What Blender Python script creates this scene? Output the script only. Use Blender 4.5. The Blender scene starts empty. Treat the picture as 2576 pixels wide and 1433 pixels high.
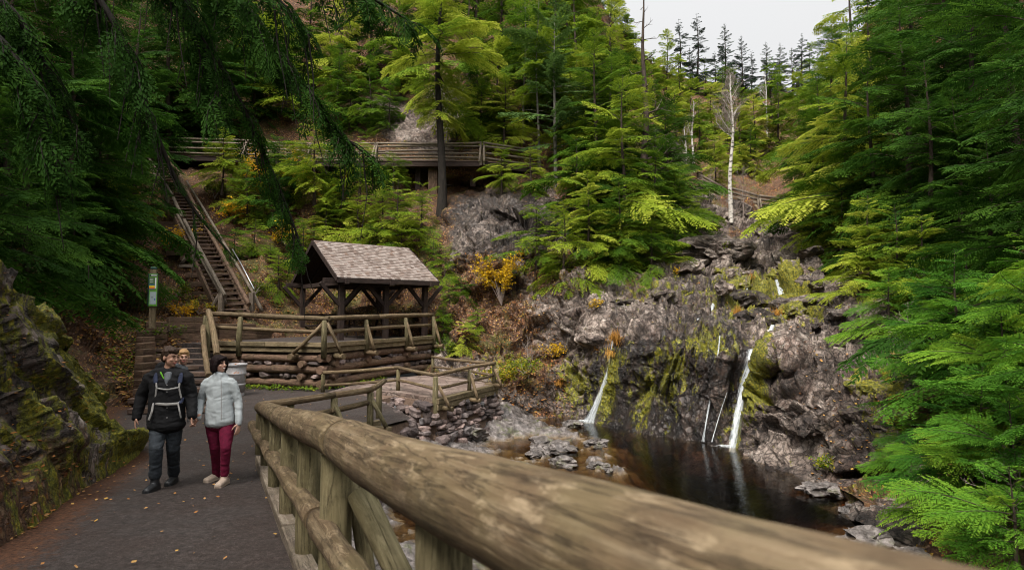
import bpy, math, random, time
import numpy as np
from mathutils import Vector, Matrix
T0=time.time()
SC=bpy.context.scene
COL=SC.collection
RNG=random.Random(11)
NR=np.random.default_rng(5)
F=1431.0; CX=1288.0; CY=716.5; HY=790.0
PITCH=math.atan((HY-CY)/F)
CAMZ=2.2
cp,sp=math.cos(PITCH),math.sin(PITCH)
def W(px,py,Y):
    u=(px-CX)/F; v=(CY-py)/F
    dy=cp-v*sp; dz=sp+v*cp
    s=Y/dy
    return Vector((u*s,Y,CAMZ+dz*s))
def G(px,py,z):
    u=(px-CX)/F; v=(CY-py)/F
    dy=cp-v*sp; dz=sp+v*cp
    s=(z-CAMZ)/dz
    return Vector((u*s,dy*s,z))
def Wn(px,py,Y):
    u=(px-CX)/F; v=(CY-py)/F
    dy=cp-v*sp; dz=sp+v*cp
    s=Y/dy
    return np.stack([u*s,Y+0*s,CAMZ+dz*s],-1)
# ---------------------------------------------------------------- numpy noise
def _h(i,j,k,seed):
    n=(i.astype(np.int64)*73856093)^(j.astype(np.int64)*19349663)^(k.astype(np.int64)*83492791)^(seed*2654435761)
    n=n&0xffffffff
    n=((n^(n>>15))*2246822519)&0xffffffff
    n=((n^(n>>13))*3266489917)&0xffffffff
    n=n^(n>>16)
    return (n&0xffffff)/float(0x1000000)
def vnoise(P,seed=0):
    f=np.floor(P).astype(np.int64); t=P-f; t=t*t*(3-2*t)
    r=0
    for a in (0,1):
        for b in (0,1):
            for c in (0,1):
                w=(t[...,0] if a else 1-t[...,0])*(t[...,1] if b else 1-t[...,1])*(t[...,2] if c else 1-t[...,2])
                r=r+w*_h(f[...,0]+a,f[...,1]+b,f[...,2]+c,seed)
    return r*2-1
def fbm(P,oct=4,seed=0):
    r=0;a=1;s=0
    for o in range(oct):
        r=r+a*vnoise(P*(2.03**o)+o*7.1,seed+o); s+=a; a*=.5
    return r/s
def facet(P,seed=0,tilt=.7):
    """angular rock: every voronoi cell is one tilted plane"""
    f=np.floor(P).astype(np.int64)
    best=np.full(P.shape[:-1],1e9); val=np.zeros(P.shape[:-1])
    for a in (-1,0,1):
        for b in (-1,0,1):
            for c in (-1,0,1):
                i,j,k=f[...,0]+a,f[...,1]+b,f[...,2]+c
                cx=i+_h(i,j,k,seed+1); cy=j+_h(i,j,k,seed+2); cz=k+_h(i,j,k,seed+3)
                dx=P[...,0]-cx; dy=P[...,1]-cy; dz=P[...,2]-cz
                d=dx*dx+dy*dy+dz*dz
                v=(_h(i,j,k,seed+4)-.5)*1.1+tilt*((_h(i,j,k,seed+5)-.5)*2*dx+(_h(i,j,k,seed+6)-.5)*2*dy+(_h(i,j,k,seed+7)-.5)*2*dz)
                m=d<best
                best=np.where(m,d,best); val=np.where(m,v,val)
    return val
def sstep(a,b,x):
    t=np.clip((x-a)/(b-a),0,1); return t*t*(3-2*t)
# ---------------------------------------------------------------- objects
def tagit(o,label=None,cat=None,group=None,kind=None):
    if label: o['label']=label
    if cat: o['category']=cat
    if group: o['group']=group
    if kind: o['kind']=kind
    return o
def thing(name,loc,label,cat,group=None):
    o=bpy.data.objects.new(name,None); COL.objects.link(o); o.location=loc
    o.empty_display_size=.2
    return tagit(o,label,cat,group)
def mesh_obj(name,me,parent=None):
    o=bpy.data.objects.new(name,me); COL.objects.link(o)
    if parent is not None: o.parent=parent
    return o
class MB:
    def __init__(s): s.v=[];s.f=[];s.uv=[];s.t=[]
    def tube(s,pts,rads,n=12,tint=None,wob=.0,u0=None,capend=True,chamf=0):
        pts=[Vector(p) for p in pts]
        if not hasattr(rads,'__len__'): rads=[rads]*len(pts)
        rads=list(rads)
        if chamf:
            d=(pts[-1]-pts[-2]).normalized()
            e=pts[-1]; pts[-1]=e-d*chamf; pts.append(e); rads.append(rads[-1]*.55)
        tint=RNG.random() if tint is None else tint
        u0=RNG.random()*20 if u0 is None else u0
        ph=[RNG.random()*6.28 for _ in range(3)]
        base=len(s.v); L=0
        T=(pts[1]-pts[0]).normalized()
        N=T.orthogonal().normalized()
        rows=[]
        for i,p in enumerate(pts):
            if i: L+=(p-pts[i-1]).length
            a=pts[max(i-1,0)]; b=pts[min(i+1,len(pts)-1)]
            T2=(b-a).normalized()
            N=(N-T2*N.dot(T2)).normalized(); B=T2.cross(N)
            for k in range(n):
                th=2*math.pi*k/n
                r=rads[i]*(1+wob*(math.sin(2*th+ph[0]+L*2.1)+.6*math.sin(3*th+ph[1]-L*3.7)+.7*math.sin(ph[2]+L*5+th)))
                s.v.append(p+(N*math.cos(th)+B*math.sin(th))*r); s.t.append(tint)
            rows.append(L)
        R0=rads[0]
        for i in range(len(pts)-1):
            for k in range(n):
                k2=(k+1)%n
                s.f.append((base+i*n+k,base+i*n+k2,base+(i+1)*n+k2,base+(i+1)*n+k))
                c=2*math.pi*R0/n
                s.uv+= [(u0+k*c,u0+rows[i]),(u0+(k+1)*c,u0+rows[i]),(u0+(k+1)*c,u0+rows[i+1]),(u0+k*c,u0+rows[i+1])]
        if capend:
            for end,i in ((0,0),(1,len(pts)-1)):
                idx=[base+i*n+k for k in range(n)]
                if end==0: idx=idx[::-1]
                s.f.append(tuple(idx)); s.uv+=[(u0+.01*math.cos(k),u0+.01*math.sin(k)) for k in range(n)]
        return s
    def log(s,a,b,r,r2=None,n=14,seg=None,wob=.03,bow=.012,tint=None,chamf=0):
        a=Vector(a);b=Vector(b); r2=r if r2 is None else r2
        L=(b-a).length; seg=seg or max(3,int(L/.45)); d=(b-a).normalized(); o=d.orthogonal().normalized()
        o=Matrix.Rotation(RNG.random()*6.28,3,d)@o
        pts=[];rs=[]
        for i in range(seg+1):
            t=i/seg
            pts.append(a.lerp(b,t)+o*math.sin(math.pi*t)*bow*L*RNG.uniform(.6,1)); rs.append((r+(r2-r)*t)*RNG.uniform(.965,1.035))
        return s.tube(pts,rs,n,tint,wob,chamf=chamf)
    def hexa(s,P,tint=None):
        """8 corners: 0-3 bottom ccw, 4-7 top"""
        tint=RNG.random() if tint is None else tint
        P=[Vector(p) for p in P]; base=len(s.v); s.v+=P; s.t+=[tint]*8
        c=sum(P,Vector())/8
        for q in ((3,2,1,0),(4,5,6,7),(0,1,5,4),(1,2,6,5),(2,3,7,6),(3,0,4,7)):
            s.f.append(tuple(base+i for i in q))
            e1=P[q[1]]-P[q[0]]; e2=P[q[3]]-P[q[0]]
            l1,l2=e1.length,e2.length; o=tint*31+len(s.f)*.37
            if l1>=l2: s.uv+=[(o,o),(o,o+l1),(o+l2,o+l1),(o+l2,o)]
            else: s.uv+=[(o,o),(o+l1,o),(o+l1,o+l2),(o,o+l2)]
        return s
    def beam(s,a,b,w,h,up=(0,0,1),tint=None,jit=0):
        a=Vector(a);b=Vector(b); d=(b-a).normalized(); up=Vector(up)
        x=d.cross(up).normalized(); z=x.cross(d).normalized()
        P=[]
        for zz in (-1,1):
            for (e,xx) in ((a,-1),(a,1),(b,1),(b,-1)):
                P.append(e+x*xx*w/2+z*zz*h/2+Vector((RNG.uniform(-1,1),RNG.uniform(-1,1),RNG.uniform(-1,1)))*jit)
        return s.hexa(P,tint)
    def box(s,c,sz,rz=0,tint=None,jit=0):
        c=Vector(c); M=Matrix.Rotation(rz,3,'Z'); P=[]
        for z in (-1,1):
            for x,y in ((-1,-1),(1,-1),(1,1),(-1,1)):
                P.append(c+M@Vector((x*sz[0]/2,y*sz[1]/2,z*sz[2]/2))+Vector((RNG.uniform(-1,1),RNG.uniform(-1,1),RNG.uniform(-1,1)))*jit)
        return s.hexa(P,tint)
    def poly(s,pts,thick,tint=.5):
        """flat prism under the polygon"""
        n=len(pts); base=len(s.v)
        pts=[Vector(p) for p in pts]
        s.v+=pts+[p-Vector((0,0,thick)) for p in pts]; s.t+=[tint]*(2*n)
        s.f.append(tuple(range(base,base+n))); s.uv+=[(p.x,p.y) for p in pts]
        s.f.append(tuple(range(base+2*n-1,base+n-1,-1))); s.uv+=[(p.x,p.y) for p in pts[::-1]]
        for i in range(n):
            j=(i+1)%n
            s.f.append((base+j,base+i,base+n+i,base+n+j)); L=(pts[j]-pts[i]).length
            s.uv+=[(0,L),(0,0),(thick,0),(thick,L)]
        return s
    def build(s,name,mat,parent=None,smooth=True,bevel=0,loc=None):
        me=bpy.data.meshes.new(name)
        off=Vector(loc) if loc is not None else (Vector(parent.location) if parent is not None else Vector())
        me.from_pydata([tuple(v-off) for v in s.v],[],s.f)
        uv=me.uv_layers.new(name='UVMap'); uv.data.foreach_set('uv',np.array(s.uv,dtype=np.float32).ravel())
        at=me.attributes.new('tint','FLOAT','POINT'); at.data.foreach_set('value',np.array(s.t,dtype=np.float32))
        if smooth:
            me.polygons.foreach_set('use_smooth',[len(f)==4 or len(f)==3 for f in s.f]) if smooth is True else None
        me.materials.append(mat); me.update()
        if smooth=='flat': me.polygons.foreach_set('use_smooth',[False]*len(s.f))
        o=mesh_obj(name,me,parent)
        if loc is not None: o.location=off
        if bevel:
            b=o.modifiers.new('bevel','BEVEL'); b.width=bevel; b.segments=2; b.limit_method='ANGLE'; b.angle_limit=.7
        return o
def grid_mesh(name,V,mat,attrs=None,kind=None,flat=False,mask=None):
    """V (m,n,3) grid"""
    m,n=V.shape[:2]
    idx=np.arange(m*n).reshape(m,n)
    q=np.stack([idx[:-1,:-1],idx[:-1,1:],idx[1:,1:],idx[1:,:-1]],-1).reshape(-1,4)
    if mask is not None: q=q[mask.reshape(-1)]
    me=np_mesh(name,V.reshape(-1,3),q,mat,attrs,flat)
    o=mesh_obj(name,me)
    if kind: o['kind']=kind
    return o
def np_mesh(name,V,Fc,mat,attrs=None,flat=False):
    me=bpy.data.meshes.new(name)
    k=Fc.shape[1]; nf=len(Fc)
    me.vertices.add(len(V)); me.vertices.foreach_set('co',np.ascontiguousarray(V,dtype=np.float32).ravel())
    me.loops.add(nf*k); me.loops.foreach_set('vertex_index',np.ascontiguousarray(Fc,dtype=np.int32).ravel())
    me.polygons.add(nf); me.polygons.foreach_set('loop_start',np.arange(0,nf*k,k,dtype=np.int32))
    try: me.polygons.foreach_set('loop_total',np.full(nf,k,dtype=np.int32))
    except Exception: pass
    me.update(calc_edges=True)
    me.polygons.foreach_set('use_smooth',np.full(nf,not flat))
    for an,av in (attrs or {}).items():
        a=me.attributes.new(an,'FLOAT','POINT'); a.data.foreach_set('value',np.ascontiguousarray(av,dtype=np.float32).ravel())
    me.materials.append(mat)
    return me
# ---------------------------------------------------------------- node materials
class NT:
    def __init__(s,name):
        s.m=bpy.data.materials.new(name); s.m.use_nodes=True; s.t=s.m.node_tree; s.n=s.t.nodes; s.l=s.t.links
        s.p=s.n['Principled BSDF']; s.out=s.n['Material Output']
    def new(s,ty,**kw):
        x=s.n.new(ty)
        for k,v in kw.items():
            if k.startswith('i_'):
                nm=k[2:].replace('_',' ')
                if nm.isdigit(): x.inputs[int(nm)].default_value=v
                else: x.inputs[nm].default_value=v
            else: setattr(x,k,v)
        return x
    def link(s,a,b): s.l.new(a,b)
    def attr(s,n): return s.new('ShaderNodeAttribute',attribute_name=n).outputs['Fac']
    def coord(s,which='Object'): return s.new('ShaderNodeTexCoord').outputs[which]
    def map(s,src,scale=(1,1,1),rot=(0,0,0)):
        x=s.new('ShaderNodeMapping'); x.inputs['Scale'].default_value=scale; x.inputs['Rotation'].default_value=rot
        s.link(src,x.inputs['Vector']); return x.outputs[0]
    def noise(s,vec,scale,detail=4,rough=.6,dist=0,out='Fac'):
        x=s.new('ShaderNodeTexNoise'); x.inputs['Scale'].default_value=scale; x.inputs['Detail'].default_value=detail
        x.inputs['Roughness'].default_value=rough; x.inputs['Distortion'].default_value=dist
        s.link(vec,x.inputs['Vector']); return x.outputs[out]
    def voro(s,vec,scale,feature='F1',out='Distance',rand=1):
        x=s.new('ShaderNodeTexVoronoi',feature=feature); x.inputs['Scale'].default_value=scale; x.inputs['Randomness'].default_value=rand
        s.link(vec,x.inputs['Vector']); return x.outputs[out]
    def ramp(s,fac,stops,interp='LINEAR'):
        x=s.new('ShaderNodeValToRGB'); cr=x.color_ramp; cr.interpolation=interp
        while len(cr.elements)>1: cr.elements.remove(cr.elements[-1])
        for i,(p,c) in enumerate(stops):
            e=cr.elements[0] if i==0 else cr.elements.new(p)
            e.position=p; c=(c,c,c) if not hasattr(c,'__len__') else c; e.color=(*c[:3],1)
        s.link(fac,x.inputs[0]); return x.outputs[0]
    def mix(s,fac,a,b,mode='MIX'):
        x=s.new('ShaderNodeMix',data_type='RGBA',blend_type=mode)
        for sk,v in ((x.inputs[0],fac),(x.inputs[6],a),(x.inputs[7],b)):
            if isinstance(v,(int,float)): sk.default_value=v if sk==x.inputs[0] else (v,v,v,1)
            elif isinstance(v,tuple): sk.default_value=(*v[:3],1)
            else: s.link(v,sk)
        return x.outputs[2]
    def math(s,op,a,b=0.5,clamp=False):
        x=s.new('ShaderNodeMath',operation=op,use_clamp=clamp)
        for sk,v in ((x.inputs[0],a),(x.inputs[1],b)):
            if isinstance(v,(int,float)): sk.default_value=v
            else: s.link(v,sk)
        return x.outputs[0]
    def bump(s,h,strength=.5,dist=.02,prev=None):
        x=s.new('ShaderNodeBump'); x.inputs['Strength'].default_value=strength; x.inputs['Distance'].default_value=dist
        s.link(h,x.inputs['Height'])
        if prev is not None: s.link(prev,x.inputs['Normal'])
        return x.outputs[0]
    def fin(s,col,rough=.8,nrm=None,spec=.3):
        if isinstance(col,tuple): s.p.inputs['Base Color'].default_value=(*col[:3],1)
        else: s.link(col,s.p.inputs['Base Color'])
        if isinstance(rough,(int,float)): s.p.inputs['Roughness'].default_value=rough
        else: s.link(rough,s.p.inputs['Roughness'])
        s.p.inputs['Specular IOR Level'].default_value=spec
        if nrm is not None: s.link(nrm,s.p.inputs['Normal'])
        return s.m
def flat_mat(name,col,rough=.7,metal=0,spec=.4,var=.12,scale=30,bump=.15,bd=.004):
    t=NT(name); c=t.coord(); n=t.noise(c,scale,5)
    lo=tuple(x*(1-var) for x in col); hi=tuple(min(1,x*(1+var)) for x in col)
    t.p.inputs['Metallic'].default_value=metal
    return t.fin(t.ramp(n,[(.3,lo),(.7,hi)]),rough,t.bump(n,bump,bd),spec)
def wood_mat(name,c1,c2,c3,green=.35,rough=.8,dark=.5,knots=True,gcol=(.105,.098,.040)):
    t=NT(name); uv=t.coord('UV'); ob=t.coord('Object'); ti=t.attr('tint')
    g=t.noise(t.map(uv,(26,1.6,1)),1,6,.65,.4)
    g2=t.noise(t.map(uv,(95,3.,1)),1,4,.6)
    big=t.noise(ob,2.6,5,.65)
    col=t.ramp(g,[(.25,c1),(.5,c2),(.75,c3)])
    col=t.mix(t.math('MULTIPLY',g2,.55),col,tuple(x*.35 for x in c2),'MIX')
    tr=t.ramp(ti,[(0,.72),(.5,.95),(1,1.25)])
    col=t.mix(1.0,col,tr,'MULTIPLY')
    gm=t.math('MULTIPLY',t.ramp(big,[(.42,0),(.62,1)]),green)
    col=t.mix(gm,col,gcol)
    b2=t.noise(ob,5.1,6,.7)
    col=t.mix(t.math('MULTIPLY',t.ramp(b2,[(.5,0),(.72,1)]),dark),col,tuple(x*.22 for x in c1))
    if knots:
        kv=t.voro(t.map(uv,(3.1,1.15,1)),1.0)
        kk=t.ramp(kv,[(.03,1),(.075,.0)])
        col=t.mix(t.math('MULTIPLY',kk,.85),col,tuple(x*.18 for x in c1))
    fk=t.noise(t.map(uv,(22,5,1)),1,5,.75,.6)
    col=t.mix(t.math('MULTIPLY',t.ramp(fk,[(.54,0),(.66,1)]),.6),col,c3)
    col=t.mix(t.math('MULTIPLY',t.ramp(fk,[(.34,1),(.45,0)]),.45),col,tuple(x*.3 for x in c1))
    crack=t.noise(t.map(uv,(14,.7,1)),1,8,.7,.8)
    ck=t.ramp(crack,[(.485,0),(.5,1),(.515,0)])
    col=t.mix(t.math('MULTIPLY',ck,.55),col,tuple(x*.15 for x in c1))
    h=t.math('SUBTRACT',t.math('ADD',g,t.math('MULTIPLY',g2,.5)),t.math('MULTIPLY',ck,1.2))
    return t.fin(col,rough,t.bump(h,.6,.012),.25)
M={}
M['rail']=wood_mat('weathered_log',(.085,.054,.030),(.175,.118,.066),(.34,.26,.165),.25)
M['post']=wood_mat('pressure_treated_post',(.11,.088,.045),(.20,.165,.088),(.30,.255,.145),.3,dark=.4)
M['grey']=wood_mat('grey_log',(.12,.09,.065),(.21,.165,.125),(.34,.285,.225),.15)
M['crib']=wood_mat('crib_log',(.08,.045,.03),(.17,.10,.068),(.30,.20,.14),.22,dark=.8)
M['timber']=wood_mat('sawn_timber',(.075,.042,.03),(.155,.093,.062),(.27,.18,.115),.22,dark=.5)
M['beam']=wood_mat('pale_timber',(.13,.09,.05),(.24,.18,.105),(.36,.29,.185),.3,dark=.4)
M['tread']=wood_mat('tread_timber',(.10,.06,.045),(.17,.11,.085),(.27,.19,.145),.12,dark=.35)
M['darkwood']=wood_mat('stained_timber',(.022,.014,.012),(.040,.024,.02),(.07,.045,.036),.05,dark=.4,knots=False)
def rock_mat(name,litter=1.0,hill=False):
    t=NT(name); c=t.coord('Object')
    n1=t.noise(c,.9,8,.68,.3); n2=t.noise(c,4.5,8,.7); n3=t.noise(c,17,6,.7); n4=t.noise(c,60,3,.7)
    base=t.ramp(n2,[(.30,(.022,.018,.015)),(.43,(.085,.070,.060)),(.56,(.195,.166,.148)),(.69,(.40,.36,.33))])
    base=t.mix(t.ramp(n1,[(.35,0),(.65,.6)]),base,t.mix(.5,base,(.17,.085,.06)))
    lich=t.math('MULTIPLY',t.ramp(n3,[(.53,0),(.62,1)]),t.ramp(t.noise(c,2.1,4),[(.42,0),(.6,1)]))
    base=t.mix(t.math('MULTIPLY',lich,.7),base,(.40,.41,.37))
    pl=t.ramp(t.noise(c,.55,6,.62,.4),[(.50,0),(.60,1)])
    base=t.mix(t.math('MULTIPLY',pl,.8),base,t.ramp(n2,[(.3,(.12,.097,.084)),(.5,(.31,.265,.235)),(.7,(.50,.45,.41))]))
    # cracks: dark soil, plus crevice shade put into the colour
    wc=t.mix(.45,c,t.noise(c,2.2,6,.7,out='Color'),'ADD')
    v=t.voro(t.map(wc,(1,1,1.6)),1.9,'DISTANCE_TO_EDGE'); v2=t.voro(t.map(wc,(1.3,1.3,.8)),5.2,'DISTANCE_TO_EDGE')
    ck=t.math('MAXIMUM',t.ramp(v,[(0,1),(.06,0)]),t.math('MULTIPLY',t.ramp(v2,[(0,1),(.10,0)]),.75))
    base=t.mix(t.math('MULTIPLY',ck,.85),base,(.014,.011,.009))
    wet=t.attr('wet'); moss=t.attr('moss'); lit=t.attr('litter')
    base=t.mix(1.0,base,t.ramp(t.attr('tone'),[(0,(.26,.23,.22)),(.35,(.66,.60,.56)),(.65,(1.05,1.0,.96)),(1,(1.6,1.52,1.45))]),'MULTIPLY')
    stk=t.noise(t.map(c,(2.6,2.6,.42)),1.7,6,.7,.3)
    base=t.mix(t.math('MULTIPLY',t.ramp(stk,[(.50,0),(.60,.85)]),wet),base,(.030,.024,.022))
    base=t.mix(t.math('MULTIPLY',t.ramp(stk,[(.36,.8),(.42,0)]),t.math('MULTIPLY',wet,.7)),base,(.17,.085,.035))
    wr=t.mix(1.0,base,(.26,.235,.225),'MULTIPLY')
    base=t.mix(wet,base,wr)
    # dark rusty soil
    soil=t.ramp(n3,[(.3,(.02,.011,.006)),(.5,(.075,.035,.017)),(.7,(.14,.075,.035))])
    lf=t.voro(c,13,'F1','Color'); lfc=t.voro(c,13,'F1','Distance')
    sep=t.new('ShaderNodeSeparateColor'); t.link(lf,sep.inputs[0])
    leafc=t.ramp(sep.outputs[0],[(0,(.05,.022,.01)),(.25,(.16,.07,.025)),(.45,(.28,.10,.03)),(.62,(.33,.20,.10)),(.75,(.40,.24,.04)),(.86,(.28,.17,.12)),(1,(.10,.05,.03))],'CONSTANT')
    lm=t.math('MULTIPLY',t.ramp(lfc,[(.42,1),(.5,0)]),t.ramp(t.noise(c,1.7,3),[(.38,.25),(.55,1)]))
    soil=t.mix(lm,soil,leafc)
    grn=t.math('MULTIPLY',t.ramp(t.noise(c,.8,5,.7),[(.5,0),(.62,1)]),t.ramp(n4,[(.4,0),(.6,.8)]))
    soil=t.mix(grn,soil,(.085,.12,.015))
    lthr=t.math('ADD',t.math('MULTIPLY',lit,1.5),t.math('MULTIPLY',t.math('SUBTRACT',n2,.5),1.6))
    lf2=t.ramp(lthr,[(.55,0),(.75,1)])
    base=t.mix(lf2,base,soil)
    mthr=t.math('ADD',moss,t.math('MULTIPLY',t.math('SUBTRACT',t.noise(t.map(c,(2.2,2.2,.8)),2.2,7,.72),.5),2.4))
    mm=t.ramp(mthr,[(.5,0),(.68,1)])
    mc=t.ramp(n3,[(.3,(.028,.035,.005)),(.5,(.12,.12,.010)),(.60,(.27,.24,.014)),(.72,(.30,.15,.018))])
    base=t.mix(mm,base,mc)
    h=t.math('ADD',t.math('ADD',t.math('MULTIPLY',n2,1.0),t.math('MULTIPLY',n3,.28)),t.math('MULTIPLY',ck,-.6))
    h=t.math('ADD',h,t.math('MULTIPLY',n4,.08))
    rough=t.math('SUBTRACT',.85,t.math('MULTIPLY',wet,.55))
    return t.fin(base,rough,t.bump(h,.8,.06),.4)
M['rock']=rock_mat('rock_face')
def path_mat():
    t=NT('gravel_path'); c=t.coord('Object')
    n=t.noise(c,90,5,.8); n2=t.noise(c,1.3,6,.65); n3=t.noise(c,260,2,.6); n4=t.noise(c,12,5,.7)
    n5=t.noise(c,17,8,.92); col=t.ramp(t.math('ADD',t.math('MULTIPLY',n,.4),t.math('MULTIPLY',n5,.6)),[(.36,(.006,.005,.0045)),(.46,(.027,.022,.020)),(.54,(.072,.058,.053)),(.64,(.22,.18,.165))])
    col=t.mix(t.ramp(n2,[(.35,0),(.65,.7)]),col,t.mix(.6,col,(.05,.028,.02)))
    col=t.mix(t.ramp(n4,[(.45,0),(.7,.5)]),col,t.mix(1,col,(.5,.46,.45),'MULTIPLY'))
    edge=t.attr('edge')
    ee=t.ramp(t.math('ADD',edge,t.math('MULTIPLY',t.math('SUBTRACT',n4,.5),1.2)),[(.45,0),(.8,1)])
    col=t.mix(ee,col,t.ramp(t.noise(c,35,5,.7),[(.35,(.03,.012,.006)),(.5,(.10,.042,.02)),(.7,(.19,.085,.04))]))
    h=t.math('ADD',n,t.math('MULTIPLY',n4,.8))
    return t.fin(col,t.ramp(n2,[(.3,.6),(.7,.9)]),t.bump(h,.8,.02),.35)
M['path']=path_mat()
def stone_mat():
    t=NT('wall_stone'); c=t.coord('Object'); ti=t.attr('tint')
    n=t.noise(c,9,7,.7); n2=t.noise(c,40,4,.7)
    col=t.ramp(ti,[(0,(.055,.042,.04)),(.3,(.12,.09,.082)),(.6,(.17,.13,.12)),(.85,(.30,.215,.19)),(1,(.10,.10,.105))])
    col=t.mix(1,col,t.ramp(n,[(.3,.45),(.7,1.4)]),'MULTIPLY')
    return t.fin(col,.75,t.bump(t.math('ADD',n,n2),.6,.03),.35)
M['stone']=stone_mat()
M['mortar']=flat_mat('earth_mortar',(.13,.085,.06),.95,var=.4,scale=14,bump=.8,bd=.03)
def shingle_mat():
    t=NT('cedar_shingle'); c=t.coord('Object'); ti=t.attr('tint'); n=t.noise(c,30,5,.7); uv=t.coord('UV')
    col=t.ramp(ti,[(0,(.12,.085,.07)),(.3,(.19,.15,.13)),(.55,(.25,.205,.18)),(.8,(.30,.255,.23)),(1,(.16,.105,.08))])
    col=t.mix(1,col,t.ramp(n,[(.3,.72),(.7,1.2)]),'MULTIPLY')
    return t.fin(col,.8,t.bump(n,.4,.01),.3)
M['shingle']=shingle_mat()
def flag_mat():
    t=NT('flagstone'); c=t.coord('Object')
    v=t.voro(c,3.2,'F1','Color'); e=t.voro(c,3.2,'DISTANCE_TO_EDGE'); n=t.noise(c,12,6,.7)
    sep=t.new('ShaderNodeSeparateColor'); t.link(v,sep.inputs[0])
    col=t.ramp(sep.outputs[0],[(0,(.13,.09,.075)),(.5,(.20,.145,.12)),(1,(.26,.20,.17))])
    col=t.mix(1,col,t.ramp(n,[(.3,.6),(.7,1.25)]),'MULTIPLY')
    col=t.mix(t.ramp(e,[(0,1),(.05,0)]),col,(.06,.045,.035))
    h=t.math('ADD',t.ramp(e,[(0,0),(.08,1)]),n)
    return t.fin(col,.7,t.bump(h,.6,.02),.4)
M['flag']=flag_mat()
# ---------------------------------------------------------------- camera
cam=bpy.data.cameras.new('camera'); co=bpy.data.objects.new('camera',cam); COL.objects.link(co)
co.location=(0,0,CAMZ); co.rotation_euler=(math.pi/2+PITCH,0,0)
cam.sensor_width=36; cam.lens=36*F/2576; cam.clip_end=2000; cam.clip_start=.05
cam.dof.use_dof=True; cam.dof.focus_distance=11; cam.dof.aperture_fstop=2.6
SC.camera=co
# ---------------------------------------------------------------- light
SUN_EL=math.radians(57); SUN_AZ=math.radians(-152)   # azimuth from +Y towards +X
wd=bpy.data.worlds.new('World'); SC.world=wd; wd.use_nodes=True
nt=wd.node_tree; bg=nt.nodes['Background']
sky=nt.nodes.new('ShaderNodeTexSky'); sky.sky_type='NISHITA'; sky.sun_disc=False
sky.sun_elevation=SUN_EL; sky.sun_rotation=SUN_AZ; sky.air_density=1.0; sky.dust_density=2.0; sky.ozone_density=1.0; sky.altitude=0
hs=nt.nodes.new('ShaderNodeHueSaturation'); hs.inputs['Saturation'].default_value=.03
nt.links.new(sky.outputs[0],hs.inputs['Color'])
# overcast: brighter overhead than at the horizon
tcw=nt.nodes.new('ShaderNodeTexCoord'); sx_=nt.nodes.new('ShaderNodeSeparateXYZ'); nt.links.new(tcw.outputs['Generated'],sx_.inputs[0])
mr_=nt.nodes.new('ShaderNodeMapRange'); mr_.inputs['From Min'].default_value=0; mr_.inputs['From Max'].default_value=1; mr_.inputs['To Min'].default_value=.12; mr_.inputs['To Max'].default_value=2.0
nt.links.new(sx_.outputs['Z'],mr_.inputs['Value'])
ml_=nt.nodes.new('ShaderNodeVectorMath'); ml_.operation='SCALE'; nt.links.new(hs.outputs[0],ml_.inputs[0]); nt.links.new(mr_.outputs[0],ml_.inputs['Scale']); nt.links.new(ml_.outputs[0],bg.inputs['Color']); bg.inputs['Strength'].default_value=.1
sl=bpy.data.lights.new('sun','SUN'); sl.energy=1.5; sl.angle=math.radians(22); sl.color=(1,.93,.83)
so=bpy.data.objects.new('sun',sl); COL.objects.link(so)
sd=Vector((math.cos(SUN_EL)*math.sin(SUN_AZ),math.cos(SUN_EL)*math.cos(SUN_AZ),math.sin(SUN_EL)))
so.rotation_euler=sd.to_track_quat('Z','Y').to_euler()
SC.view_settings.view_transform='Standard'; SC.view_settings.look='None'; SC.view_settings.exposure=1.5
SC.cycles.use_denoising=True; SC.cycles.pixel_filter_type='BLACKMAN_HARRIS'; SC.cycles.filter_width=1.0
SC.cycles.max_bounces=6; SC.cycles.diffuse_bounces=3; SC.cycles.glossy_bounces=3; SC.cycles.transparent_max_bounces=12; SC.cycles.transmission_bounces=4
SC.cycles.caustics_reflective=False; SC.cycles.caustics_refractive=False
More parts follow.
